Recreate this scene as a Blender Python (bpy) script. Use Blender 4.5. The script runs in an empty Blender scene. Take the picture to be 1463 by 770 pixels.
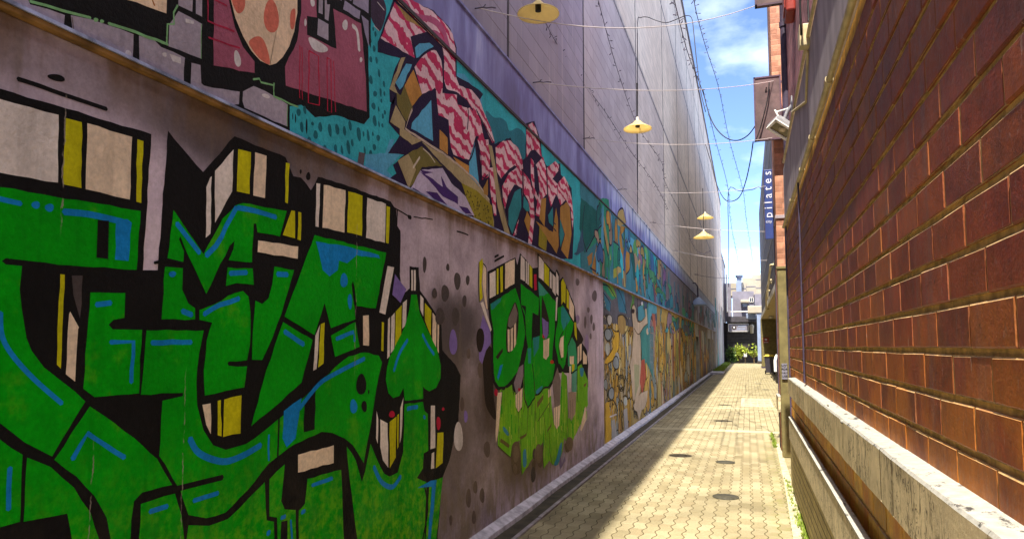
import bpy, math, random
from mathutils import Vector
from math import pi, sin, cos, tan, radians, floor, sqrt, exp, atan2

S = bpy.context.scene
COL = S.collection
rnd = random.Random(7)

# ------------------------------------------------------------------ camera model (metres, Y along the alley)
F = 1000.0; CX = 731.5; CY = 416.3; VPX = 1068.0; HOR = 495.0; EYE = 1.6
_a = Vector((VPX - CX, CY - HOR, F)).normalized()
PITCH = atan2(HOR - CY, F)
_up = Vector((0, cos(PITCH), sin(PITCH)))
_rt = _up.cross(_a)
if _rt.x < 0: _rt = -_rt
_rt.normalize()
EYEV = Vector((0, 0, EYE))
def ray(u, v):
    c = Vector((u - CX, CY - v, F))
    return Vector((_rt.dot(c), _a.dot(c), _up.dot(c)))
def at_x(u, v, X):
    r = ray(u, v); return EYEV + r * (X / r.x)
def at_y(u, v, Y):
    r = ray(u, v); return EYEV + r * (Y / r.y)
def at_z(u, v, Z=0.0):
    r = ray(u, v); return EYEV + r * ((Z - EYE) / r.z)
def at_d(u, v, d):
    return EYEV + ray(u, v) * (d / F)

# ------------------------------------------------------------------ objects
def wloc(o):
    l = Vector(o.location)
    while o.parent:
        o = o.parent; l = l + Vector(o.location)
    return l
class MB:
    def __init__(s): s.v = []; s.f = []; s.m = []; s.c = []; s.sm = []
    def add(s, vs, fs, mi=0, col=None, smooth=False):
        n = len(s.v); s.v += [tuple(p) for p in vs]
        for f in fs:
            s.f.append([i + n for i in f]); s.m.append(mi); s.c.append(col); s.sm.append(smooth)
    def box(s, x0, x1, y0, y1, z0, z1, mi=0, col=None):
        if x0 > x1: x0, x1 = x1, x0
        if y0 > y1: y0, y1 = y1, y0
        if z0 > z1: z0, z1 = z1, z0
        vs = [(x0,y0,z0),(x1,y0,z0),(x1,y1,z0),(x0,y1,z0),(x0,y0,z1),(x1,y0,z1),(x1,y1,z1),(x0,y1,z1)]
        s.add(vs, [(0,3,2,1),(4,5,6,7),(0,1,5,4),(1,2,6,5),(2,3,7,6),(3,0,4,7)], mi, col)
    def obox(s, c, ax, ay, az, hx, hy, hz, mi=0, col=None):
        c = Vector(c); ax = Vector(ax).normalized(); ay = Vector(ay).normalized(); az = Vector(az).normalized()
        vs = [c + ax*hx*i + ay*hy*j + az*hz*k for k in (-1,1) for (i,j) in ((-1,-1),(1,-1),(1,1),(-1,1))]
        s.add(vs, [(0,3,2,1),(4,5,6,7),(0,1,5,4),(1,2,6,5),(2,3,7,6),(3,0,4,7)], mi, col)
    def tube(s, pts, r, n=8, mi=0, col=None, cap=True, r1=None):
        pts = [Vector(p) for p in pts]; rings = []
        for i, p in enumerate(pts):
            d = (pts[min(i+1, len(pts)-1)] - pts[max(i-1, 0)]).normalized()
            a = d.cross(Vector((0,0,1)))
            if a.length < 1e-3: a = d.cross(Vector((0,1,0)))
            a.normalize(); b = d.cross(a)
            rr = r if r1 is None else r + (r1 - r) * i / max(1, len(pts)-1)
            rings.append([p + (a*cos(2*pi*k/n) + b*sin(2*pi*k/n))*rr for k in range(n)])
        vs = [q for g in rings for q in g]; fs = []
        for i in range(len(pts)-1):
            for k in range(n):
                fs.append((i*n+k, i*n+(k+1)%n, (i+1)*n+(k+1)%n, (i+1)*n+k))
        s.add(vs, fs, mi, col, True)
        if cap:
            s.add(rings[0], [tuple(range(n))], mi, col); s.add(rings[-1], [tuple(reversed(range(n)))], mi, col)
    def lathe(s, c, prof, n=32, mi=0, col=None, smooth=True):
        c = Vector(c); vs = []; fs = []
        for (r, z) in prof:
            vs += [c + Vector((r*cos(2*pi*k/n), r*sin(2*pi*k/n), z)) for k in range(n)]
        for i in range(len(prof)-1):
            for k in range(n):
                fs.append((i*n+k, i*n+(k+1)%n, (i+1)*n+(k+1)%n, (i+1)*n+k))
        s.add(vs, fs, mi, col, smooth)
    def build(s, name, mats, parent=None, bevel=0.0):
        if not isinstance(mats, (list, tuple)): mats = [mats]
        off = wloc(parent) if parent else Vector((0,0,0))
        me = bpy.data.meshes.new(name)
        me.from_pydata([tuple(Vector(p) - off) for p in s.v], [], s.f)
        for m in mats: me.materials.append(m)
        me.polygons.foreach_set('material_index', s.m)
        me.polygons.foreach_set('use_smooth', s.sm)
        if any(c is not None for c in s.c):
            at = me.color_attributes.new('tint', 'FLOAT_COLOR', 'CORNER')
            buf = []
            for p, c in zip(me.polygons, s.c):
                c = c or (1,1,1)
                buf += [c[0], c[1], c[2], c[3] if len(c) > 3 else 1.0] * p.loop_total
            at.data.foreach_set('color', buf)
        me.update()
        o = bpy.data.objects.new(name, me); COL.objects.link(o)
        if parent: o.parent = parent
        if bevel:
            b = o.modifiers.new('bevel', 'BEVEL'); b.width = bevel; b.segments = 2; b.limit_method = 'ANGLE'
        return o
def tag(o, label=None, cat=None, group=None, kind=None):
    if label: o['label'] = label
    if cat: o['category'] = cat
    if group: o['group'] = group
    if kind: o['kind'] = kind
    return o
def thing(name, label, cat, loc=(0,0,0), group=None):
    o = bpy.data.objects.new(name, None); o.empty_display_size = 0.2; COL.objects.link(o); o.location = loc
    return tag(o, label, cat, group)
def text_mesh(name, txt, size, mat, parent, origin, ax, ay, extrude=0.002, align='CENTER'):
    cu = bpy.data.curves.new(name, 'FONT'); cu.body = txt; cu.size = size; cu.extrude = extrude
    cu.align_x = align; cu.align_y = 'CENTER'; cu.resolution_u = 3
    t = bpy.data.objects.new(name + '_tmp', cu); COL.objects.link(t)
    dg = bpy.context.evaluated_depsgraph_get()
    me0 = bpy.data.meshes.new_from_object(t.evaluated_get(dg))
    ax = Vector(ax).normalized(); ay = Vector(ay).normalized(); az = ax.cross(ay)
    mb = MB()
    mb.add([Vector(origin) + ax*v.co.x + ay*v.co.y + az*v.co.z for v in me0.vertices], [tuple(p.vertices) for p in me0.polygons])
    bpy.data.objects.remove(t); bpy.data.meshes.remove(me0)
    return mb.build(name, mat, parent)

# ------------------------------------------------------------------ materials
class NT:
    def __init__(s, name):
        s.mat = bpy.data.materials.new(name); s.mat.use_nodes = True
        s.t = s.mat.node_tree; s.t.nodes.clear()
        s.out = s.t.nodes.new('ShaderNodeOutputMaterial')
        s.b = s.t.nodes.new('ShaderNodeBsdfPrincipled')
        s.t.links.new(s.b.outputs[0], s.out.inputs[0])
    def n(s, typ): return s.t.nodes.new(typ)
    def put(s, sock, val):
        if hasattr(val, 'is_output'): s.t.links.new(val, sock)
        else:
            if sock.type == 'RGBA' and len(val) == 3: val = (*val, 1)
            sock.default_value = val
    def m(s, op, a, b=0.0, c=None, clamp=False):
        k = s.n('ShaderNodeMath'); k.operation = op; k.use_clamp = clamp
        s.put(k.inputs[0], a); s.put(k.inputs[1], b)
        if c is not None: s.put(k.inputs[2], c)
        return k.outputs[0]
    def pos(s):
        if not hasattr(s, '_p'):
            g = s.n('ShaderNodeNewGeometry'); s._p = g.outputs['Position']
            x = s.n('ShaderNodeSeparateXYZ'); s.t.links.new(s._p, x.inputs[0]); s._xyz = x.outputs
        return s._p
    def xyz(s): s.pos(); return s._xyz[0], s._xyz[1], s._xyz[2]
    def vec(s, x, y, z):
        k = s.n('ShaderNodeCombineXYZ')
        for i, q in enumerate((x, y, z)): s.put(k.inputs[i], q)
        return k.outputs[0]
    def noise(s, scale=5.0, detail=4, rough=.55, stretch=None, vec=None, out='Fac'):
        k = s.n('ShaderNodeTexNoise'); k.inputs['Scale'].default_value = scale
        k.inputs['Detail'].default_value = detail; k.inputs['Roughness'].default_value = rough
        v = vec if vec is not None else s.pos()
        if stretch:
            mp = s.n('ShaderNodeMapping'); mp.inputs['Scale'].default_value = stretch
            s.t.links.new(v, mp.inputs[0]); v = mp.outputs[0]
        s.t.links.new(v, k.inputs['Vector']); return k.outputs[out]
    def white(s, vec):
        k = s.n('ShaderNodeTexWhiteNoise'); s.t.links.new(vec, k.inputs['Vector']); return k.outputs['Value']
    def ramp(s, fac, stops, interp='LINEAR'):
        k = s.n('ShaderNodeValToRGB'); k.color_ramp.interpolation = interp
        e = k.color_ramp.elements
        while len(e) < len(stops): e.new(.5)
        for i, (p, c) in enumerate(stops):
            e[i].position = p; e[i].color = (*c, 1) if len(c) == 3 else c
        s.t.links.new(fac, k.inputs[0]); return k.outputs[0]
    def ss(s, x, a, b, lo=0.0, hi=1.0):
        k = s.n('ShaderNodeMapRange'); k.interpolation_type = 'SMOOTHSTEP'
        s.put(k.inputs['Value'], x)
        for nm, q in (('From Min', a), ('From Max', b), ('To Min', lo), ('To Max', hi)): k.inputs[nm].default_value = q
        return k.outputs[0]
    def mix(s, fac, a, b, mode='MIX'):
        k = s.n('ShaderNodeMix'); k.data_type = 'RGBA'; k.blend_type = mode
        s.put(k.inputs[0], fac); s.put(k.inputs[6], a); s.put(k.inputs[7], b)
        return k.outputs[2]
    def attr(s, name='tint'):
        k = s.n('ShaderNodeAttribute'); k.attribute_name = name; return k.outputs['Color']
    def bump(s, h, strength=.3, dist=.01):
        k = s.n('ShaderNodeBump'); k.inputs['Strength'].default_value = strength; k.inputs['Distance'].default_value = dist
        s.t.links.new(h, k.inputs['Height'])
        if hasattr(s, '_bn'): s.t.links.new(s._bn, k.inputs['Normal'])
        s._bn = k.outputs[0]; s.put(s.b.inputs['Normal'], s._bn)
    def done(s, col, rough=.7, metal=0.0, spec=.3):
        s.put(s.b.inputs['Base Color'], col); s.put(s.b.inputs['Roughness'], rough)
        s.b.inputs['Metallic'].default_value = metal; s.b.inputs['Specular IOR Level'].default_value = spec
        return s.mat
def gray(f, lo, hi): return (lo,lo,lo), (hi,hi,hi)
def simple(name, col, rough=.6, var=.25, scale=8.0, metal=0.0, bump=.15, spec=.3, stretch=None):
    t = NT(name)
    n = t.noise(scale, 6, .6, stretch)
    f = t.ss(n, .3, .7, 1 - var, 1 + var)
    c = t.mix(1.0, col, t.vec(f, f, f), 'MULTIPLY')
    if bump: t.bump(t.noise(scale * 6, 3, .6, stretch), bump, .004)
    return t.done(c, rough, metal, spec)

def m_paint():
    t = NT('wall_paint')
    k = t.n('ShaderNodeAttribute'); k.attribute_name = 'tint'; c = k.outputs['Color']; striped = t.m('SUBTRACT', 1.0, k.outputs['Alpha'])
    x, y, z = t.xyz()
    wv = t.m('SINE', t.m('ADD', t.m('MULTIPLY', t.m('ADD', z, t.m('MULTIPLY', y, .16)), 2*pi/.12), t.m('MULTIPLY', t.noise(4.0, 4, .6, (1,.75,1)), 19.0)))
    st_ = t.m('MULTIPLY', t.ss(wv, .10, .28), striped)
    c = t.mix(st_, c, (.50,.035,.12))
    n1 = t.noise(3.0, 6, .65); n2 = t.noise(40.0, 4, .7)
    f = t.m('MULTIPLY', t.ss(n1, .25, .75, .80, 1.16), t.ss(n2, .2, .8, .82, 1.16))
    c = t.mix(1.0, c, t.vec(f, f, f), 'MULTIPLY')
    # worn flecks and scuffs where the render shows through
    x, y, z = t.xyz()
    w = t.noise(26.0, 8, .75)
    low = t.ss(z, .1, 1.3, .06, 0.0)
    wear = t.ss(t.m('ADD', w, low), .70, .76)
    c = t.mix(t.m('MULTIPLY', wear, .55), c, (.34,.27,.27))
    # dusty overspray toward the foot of the wall
    dust = t.m('MULTIPLY', t.ss(z, .0, 1.3, .16, 0.0), t.ss(t.noise(9.0, 5, .7, (1,1,.5)), .4, .65))
    c = t.mix(dust, c, (.30,.24,.14))
    sp = t.n('ShaderNodeSeparateColor'); t.put(sp.inputs[0], c)
    gr = t.m('MULTIPLY', t.m('SUBTRACT', sp.outputs[1], t.m('ADD', sp.outputs[0], sp.outputs[2])), 6.0, clamp=True)
    lm = t.m('MULTIPLY', t.ss(z, .25, 1.35, 1, 0), t.ss(t.noise(16.0, 6, .75), .42, .66))  # lime spray mottling, with the paving's bounce light painted in toward the foot
    lm = t.m('MAXIMUM', lm, t.m('MULTIPLY', t.ss(t.noise(4.0, 5, .7), .55, .75), .35))
    c = t.mix(t.m('MULTIPLY', t.m('MULTIPLY', lm, gr), .75), c, (.24,.52,.014))
    run = t.ss(t.noise(5.0, 4, .6, (1,2.4,.10)), .55, .68, 0, .28)
    c = t.mix(run, c, t.mix(1.0, c, (.55,.52,.5), 'MULTIPLY'))
    crk = None
    for u, zc, zr in ((134,.95,.35),(263,1.0,.55),(72,2.3,.35),(505,1.9,.5)):
        p = at_x(u, 600, -2.15)
        q = t.m('ABSOLUTE', t.m('SUBTRACT', y, t.m('ADD', p.y - .02, t.m('MULTIPLY', t.noise(9.0, 4, .7), .04))))
        q = t.m('MULTIPLY', t.ss(q, .0012, .0038, 1, 0), t.ss(t.m('ABSOLUTE', t.m('SUBTRACT', z, zc)), zr*.7, zr, 1, 0))
        q = t.m('MULTIPLY', q, t.ss(t.noise(14.0, 3, .6), .40, .55))
        crk = q if crk is None else t.m('MAXIMUM', crk, q)
    c = t.mix(t.m('MULTIPLY', crk, .8), c, (.30,.25,.22))
    t.bump(t.noise(55.0, 5, .7), .6, .008)
    t.bump(t.noise(6.0, 3, .5), .3, .012)
    return t.done(c, .7, 0, .06)
def m_render():
    t = NT('mauve_render')
    n = t.noise(1.6, 7, .62)
    c = t.ramp(n, [(.28,(.24,.195,.255)),(.45,(.46,.375,.475)),(.6,(.62,.51,.635)),(.75,(.71,.60,.72))])
    x, y, z = t.xyz()
    # smoky sprayed patches round the lettering and dots
    nz = t.m('MULTIPLY', t.m('SUBTRACT', t.noise(3.5, 4, .6), .5), .5)
    for (u, v, ry, rz, k, col) in ((650,470,.85,.42,.9,(.06,.048,.052)),(645,610,1.0,.75,.85,(.11,.083,.066)),(703,560,.5,.75,.92,(.065,.043,.028)),(765,640,1.9,.50,.92,(.12,.083,.05)),(800,395,1.1,.35,.75,(.09,.07,.075)),(838,470,.5,.4,.5,(.13,.10,.13)),(320,195,.62,.26,.9,(.06,.048,.058)),(455,240,.6,.18,.75,(.08,.065,.07)),(150,130,.5,.12,.5,(.13,.10,.11)),(655,740,.8,.3,.55,(.13,.10,.08))):
        p = at_x(u, v, -2.15)
        dy = t.m('DIVIDE', t.m('SUBTRACT', y, p.y), ry); dz = t.m('DIVIDE', t.m('SUBTRACT', z, p.z), rz)
        d = t.m('ADD', t.m('SQRT', t.m('ADD', t.m('MULTIPLY', dy, dy), t.m('MULTIPLY', dz, dz))), nz)
        c = t.mix(t.ss(d, .35, 1.15, k, 0), c, col)
    st = t.noise(7.0, 5, .6, (1,1,.12))
    c = t.mix(t.ss(st, .52, .72, 0, .5), c, (.17,.135,.12))
    # rust and dirt under the ledge
    led = t.m('MULTIPLY', t.ss(z, 2.36, 2.62), t.ss(t.noise(3.2, 5, .6, (1,1,.25)), .38, .62))
    c = t.mix(t.m('MULTIPLY', led, .8), c, (.16,.095,.05))
    lo = t.m('MULTIPLY', t.ss(z, .0, .9, 1, 0), t.ss(t.noise(8.0, 6, .65, (1,1,.4)), .38, .62))
    c = t.mix(t.m('MULTIPLY', lo, .8), c, (.20,.155,.085))
    cr = t.noise(50.0, 5, .7)
    f = t.ss(cr, .2, .8, .82, 1.15); c = t.mix(1.0, c, t.vec(f,f,f), 'MULTIPLY')
    t.bump(t.noise(60.0, 5, .7), .4, .006); t.bump(t.noise(5.0, 4, .5), .3, .012)
    return t.done(c, .75, 0, .1)
def m_band():
    t = NT('painted_band')
    x, y, z = t.xyz()
    n = t.noise(2.3, 6, .6, (1, 1, .3))
    c = t.ramp(n, [(.28,(.10,.08,.17)),(.43,(.15,.14,.37)),(.58,(.27,.28,.60)),(.73,(.58,.60,.82))])
    # pale blue and white drips further along
    dr = t.noise(1.0, 5, .6, (1, 5.0, .5))
    zz = t.m('MULTIPLY', t.m('SUBTRACT', z, 3.9), .9)
    far = t.ss(y, 9.0, 15.0)
    k = t.m('MULTIPLY', t.ss(t.m('ADD', dr, zz), .62, .82), far)
    c = t.mix(k, c, (.55,.58,.74))
    k2 = t.m('MULTIPLY', t.ss(t.noise(.8, 5, .6, (1, 7.0, .6)), .52, .6), far)
    c = t.mix(t.m('MULTIPLY', k2, .8), c, (.06,.12,.38))
    far2 = t.ss(y, 18.0, 32.0)
    c = t.mix(t.m('MULTIPLY', far2, .75), c, t.ramp(t.noise(1.4, 6, .7, (1,3.0,.5)), [(.35,(.10,.085,.08)),(.5,(.25,.22,.22)),(.68,(.42,.38,.38))]))
    t.bump(t.noise(40.0, 4, .6), .2, .004)
    return t.done(c, .6, 0, .3)
def m_blockwall():
    t = NT('pale_blockwork')
    x, y, z = t.xyz()
    row = t.m('DIVIDE', z, .2); r = t.m('FLOOR', row); fz = t.m('FRACT', row)
    yy = t.m('ADD', t.m('DIVIDE', y, .4), t.m('MULTIPLY', t.m('MODULO', r, 2.0), .5)); fy = t.m('FRACT', yy)
    dz = t.m('MULTIPLY', t.m('MINIMUM', fz, t.m('SUBTRACT', 1.0, fz)), .2)
    dy = t.m('MULTIPLY', t.m('MINIMUM', fy, t.m('SUBTRACT', 1.0, fy)), .4)
    j = t.m('MAXIMUM', t.ss(dz, .003, .009, 1, 0), t.m('MULTIPLY', t.ss(dy, .003, .008, 1, 0), .6))
    big = t.noise(.35, 5, .6)
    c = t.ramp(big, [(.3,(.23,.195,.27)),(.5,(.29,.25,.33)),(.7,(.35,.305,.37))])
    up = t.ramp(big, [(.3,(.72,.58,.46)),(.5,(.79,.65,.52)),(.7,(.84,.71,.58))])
    hi = t.m('MAXIMUM', t.m('MULTIPLY', t.m('GREATER_THAN', z, 7.9), .72), t.m('ADD', t.m('MULTIPLY', t.m('GREATER_THAN', y, 9.7), .26), t.m('ADD', t.m('MULTIPLY', t.m('GREATER_THAN', y, 14.91), .22), t.m('MULTIPLY', t.m('GREATER_THAN', y, 20.19), .26))))  # beige paint up high; paler panels down the alley paint in bounced, hazy light
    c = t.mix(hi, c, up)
    w = t.white(t.vec(r, t.m('FLOOR', yy), 0.0)); f = t.ss(w, 0, 1, .93, 1.07)
    c = t.mix(1.0, c, t.vec(f,f,f), 'MULTIPLY')
    stk = t.noise(3.0, 6, .65, (1, 2.0, .10))
    c = t.mix(t.ss(stk, .50, .75, 0, .28), c, (.28,.23,.23))
    stk2 = t.noise(5.0, 6, .65, (1, 2.0, .06))
    c = t.mix(t.ss(stk2, .52, .75, 0, .35), c, (.54,.48,.50))
    brk = t.ss(t.noise(.9, 3, .5, (1,1,4.0)), .35, .6, .15, .75)
    c = t.mix(t.m('MULTIPLY', j, brk), c, (.15,.115,.14))
    t.bump(t.m('SUBTRACT', t.noise(50.0, 3, .6), t.m('MULTIPLY', j, 1.5)), .35, .006)
    return t.done(c, .8, 0, .2)
def m_brick():
    t = NT('red_brown_brick')
    c = t.attr()
    n = t.noise(14.0, 6, .68); n2 = t.noise(90.0, 4, .7)
    f = t.m('MULTIPLY', t.ss(n, .25, .75, .68, 1.30), t.ss(n2, .2, .8, .75, 1.22))
    c = t.mix(1.0, c, t.vec(f,f,f), 'MULTIPLY')
    x, y, z = t.xyz()
    run = t.noise(9.0, 5, .6, (1, 1, .08))
    c = t.mix(t.ss(run, .56, .72, 0, .55), c, (.15,.085,.085))
    ef = t.m('MULTIPLY', t.ss(t.noise(22.0, 6, .75), .60, .72), t.ss(t.noise(1.5, 3, .5), .45, .62))
    c = t.mix(t.m('MULTIPLY', ef, .55), c, (.36,.27,.24))
    och = t.m('MULTIPLY', t.ss(t.noise(5.0, 5, .7, (1,1,.6)), .38, .66), t.ss(z, 1.05, 1.85, .95, .12))  # warm bounce light painted as ochre, strongest on the lower courses
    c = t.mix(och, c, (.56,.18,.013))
    soot = t.m('MULTIPLY', t.ss(t.noise(3.0, 5, .65), .52, .72), .45)
    c = t.mix(soot, c, (.075,.035,.03))
    pt = t.ss(t.noise(75.0, 3, .6), .64, .70); c = t.mix(t.m('MULTIPLY', pt, t.ss(t.noise(4.0, 3, .6), .45, .65)), c, (.05,.02,.012))
    sc = t.m('MULTIPLY', t.ss(t.noise(11.0, 5, .7, (1, 3.0, .5)), .64, .70), .5); c = t.mix(sc, c, (.48,.36,.31))
    pit = t.noise(140.0, 2, .5)
    t.bump(pit, .25, .002); t.bump(t.noise(24.0, 5, .65), .25, .005)
    return t.done(c, t.ss(n2, .3, .7, .48, .68), 0, .28)
def m_upbrick(name, base, mort, mk=.8):
    t = NT(name)
    x, y, z = t.xyz()
    row = t.m('DIVIDE', z, .086); r = t.m('FLOOR', row); fz = t.m('FRACT', row)
    h = t.m('ADD', x, y)
    yy = t.m('ADD', t.m('DIVIDE', h, .24), t.m('MULTIPLY', t.m('MODULO', r, 2.0), .5)); fy = t.m('FRACT', yy)
    dz = t.m('MULTIPLY', t.m('MINIMUM', fz, t.m('SUBTRACT', 1.0, fz)), .086)
    dy = t.m('MULTIPLY', t.m('MINIMUM', fy, t.m('SUBTRACT', 1.0, fy)), .24)
    j = t.ss(t.m('MINIMUM', dz, dy), .003, .007, 1, 0)
    w = t.white(t.vec(r, t.m('FLOOR', yy), 0.0))
    f = t.m('MULTIPLY', t.ss(w, 0, 1, .72, 1.25), t.ss(t.noise(12.0, 5, .6), .3, .7, .8, 1.2))
    c = t.mix(1.0, base, t.vec(f,f,f), 'MULTIPLY')
    c = t.mix(t.m('MULTIPLY', j, mk), c, mort)
    c = t.mix(t.ss(t.noise(6.0, 5, .6, (1,1,.08)), .55, .7, 0, .35), c, (.33,.20,.21))
    t.bump(t.m('SUBTRACT', t.noise(50.0, 3, .6), t.m('MULTIPLY', j, 2.0)), .4, .006)
    return t.done(c, .75, 0, .25)
def m_paving():
    t = NT('zigzag_pavers')
    x, y, z = t.xyz()
    W, L = .1125, .225
    near = t.m('LESS_THAN', y, 14.1)
    tri = t.m('ABSOLUTE', t.m('SUBTRACT', t.m('MULTIPLY', t.m('FRACT', t.m('DIVIDE', y, L)), 2.0), 1.0))
    tri = t.ss(tri, .05, .95, -1, 1)
    s = t.m('MULTIPLY', t.m('MULTIPLY', tri, .0135), near)
    wob = t.m('MULTIPLY', t.m('SUBTRACT', t.noise(1.3, 2, .5), .5), .02)
    cx = t.m('DIVIDE', t.m('ADD', t.m('ADD', x, s), wob), W)
    col = t.m('FLOOR', cx); fx = t.m('FRACT', cx)
    d1 = t.m('MULTIPLY', t.m('MINIMUM', fx, t.m('SUBTRACT', 1.0, fx)), W)
    ry = t.m('ADD', t.m('ADD', t.m('DIVIDE', y, L), t.m('MULTIPLY', t.m('MODULO', t.m('ADD', col, 400.0), 2.0), .5)), .25)
    ri = t.m('FLOOR', ry); fy = t.m('FRACT', ry)
    d2 = t.m('MULTIPLY', t.m('MINIMUM', fy, t.m('SUBTRACT', 1.0, fy)), L)
    j1 = t.ss(d1, .0022, .0062, 1, 0); j2 = t.m('MULTIPLY', t.ss(d2, .001, .0035, 1, 0), .38)
    j = t.m('MAXIMUM', j1, j2)
    # plain concrete cross bands
    band = None
    for yb, hw in ((14.15,.16),(19.3,.10),(24.0,.10),(33.0,.12)):
        q = t.m('LESS_THAN', t.m('ABSOLUTE', t.m('SUBTRACT', y, yb)), hw)
        band = q if band is None else t.m('MAXIMUM', band, q)
    j = t.m('MULTIPLY', j, t.m('SUBTRACT', 1.0, band))
    w = t.white(t.vec(col, ri, 0.0))
    c = t.ramp(w, [(0,(.215,.178,.10)),(.25,(.265,.222,.128)),(.6,(.292,.248,.148)),(.9,(.325,.278,.17)),(1,(.245,.195,.11))])
    c = t.mix(band, c, (.38,.33,.21))
    n = t.noise(1.1, 6, .65)
    f = t.m('MULTIPLY', t.ss(n, .28, .7, .74, 1.14), t.ss(t.noise(45.0, 4, .7), .2, .8, .80, 1.18))
    c = t.mix(1.0, c, t.vec(f,f,f), 'MULTIPLY')
    spot = t.ss(t.noise(5.0, 6, .75), .56, .70)
    sunk = t.m('GREATER_THAN', t.white(t.vec(ri, col, 3.0)), .965)
    c = t.mix(t.m('MULTIPLY', sunk, .40), c, (.17,.135,.07))
    stn = t.ss(t.noise(.8, 5, .7, (1, .5, 1)), .50, .68); c = t.mix(t.m('MULTIPLY', stn, .34), c, (.20,.16,.085))
    c = t.mix(t.m('MULTIPLY', spot, .5), c, (.17,.13,.055))
    # damp dirt by the gutter
    c = t.mix(t.m('MULTIPLY', t.ss(x, -1.9, -1.55, .75, 0), t.ss(t.noise(4.0, 4, .6), .35, .65)), c, (.10,.08,.045))
    # moss along the brick side and bare sandy patch
    mo = t.m('MULTIPLY', t.ss(t.m('ADD', x, t.m('MULTIPLY', t.noise(2.0, 3, .6), .5)), .36, .60), t.ss(t.noise(9.0, 6, .7), .42, .62))
    mo = t.m('MULTIPLY', mo, t.ss(y, 9.0, 18.0, 1, .15))
    mo = t.m('MULTIPLY', mo, t.ss(y, 5.9, 6.3, 1, .55))
    c = t.mix(t.m('MULTIPLY', mo, .75), c, (.15,.165,.02))
    weed = t.m('MULTIPLY', t.ss(x, -.1, .3), t.ss(t.noise(3.0, 4, .6), .48, .6))
    c = t.mix(t.m('MULTIPLY', j, .92), c, t.mix(weed, (.062,.045,.018), (.10,.11,.015)))
    t.bump(t.m('SUBTRACT', t.m('MULTIPLY', t.noise(60.0, 4, .7), .35), j), .55, .008)
    return t.done(c, .8, 0, .25)
def m_olive(name, col, line=None):
    t = NT(name)
    x, y, z = t.xyz()
    n = t.noise(6.0, 6, .65)
    f = t.ss(n, .3, .7, .74, 1.18)
    c = t.mix(1.0, col, t.vec(f,f,f), 'MULTIPLY')
    # scribbled scratches and dark smears
    s1 = t.noise(7.0, 3, .6, (1, 3.2, .55)); k = t.ss(t.m('ABSOLUTE', t.m('SUBTRACT', s1, .5)), .004, .022, 1, 0)
    s2 = t.noise(6.0, 3, .6, (1, 2.2, 1.8)); k2 = t.ss(t.m('ABSOLUTE', t.m('SUBTRACT', s2, .47)), .003, .014, 1, 0)
    k = t.m('MULTIPLY', t.m('MAXIMUM', k, k2), t.ss(t.noise(2.0, 3, .5), .36, .52))
    c = t.mix(t.m('MULTIPLY', k, .85), c, (.05,.035,.02))
    sm = t.m('MULTIPLY', t.ss(t.noise(11.0, 4, .6), .60, .68), .5)
    c = t.mix(sm, c, (.09,.07,.03))
    if line:
        fz = t.m('FRACT', t.m('DIVIDE', z, line)); d = t.m('MULTIPLY', t.m('MINIMUM', fz, t.m('SUBTRACT', 1.0, fz)), line)
        jj = t.ss(d, .003, .008, 1, 0)
        c = t.mix(t.m('MULTIPLY', jj, .85), c, (.05,.035,.015))
        t.bump(t.m('SUBTRACT', 0.0, jj), .8, .01)
    t.bump(t.noise(70.0, 5, .7), .35, .004); t.bump(t.noise(8.0, 4, .6), .3, .008)
    return t.done(c, .65, 0, .3)
def m_flaky(name):
    t = NT(name)
    n = t.noise(16.0, 6, .75, (1, .5, 1)); 
    c = t.mix(t.ss(n, .57, .63), (.34,.325,.285), (.06,.055,.05))
    f = t.ss(t.noise(30.0, 5, .6), .3, .7, .82, 1.1)
    c = t.mix(1.0, c, t.vec(f,f,f), 'MULTIPLY')
    t.bump(n, .5, .004)
    return t.done(c, .75, 0, .2)
def m_lampshade():
    t = NT('yellow_lamp_shade')
    f = t.ss(t.noise(20.0, 4, .6), .3, .7, .9, 1.08)
    c = t.mix(1.0, (.85,.72,.36), t.vec(f,f,f), 'MULTIPLY')
    m = t.done(c, .45, 0, .3)
    tr = t.n('ShaderNodeBsdfTranslucent'); t.put(tr.inputs[0], (.95,.80,.45))
    mx = t.n('ShaderNodeMixShader'); mx.inputs[0].default_value = .55
    t.t.links.new(t.b.outputs[0], mx.inputs[1]); t.t.links.new(tr.outputs[0], mx.inputs[2]); t.t.links.new(mx.outputs[0], t.out.inputs[0])
    return m

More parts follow.
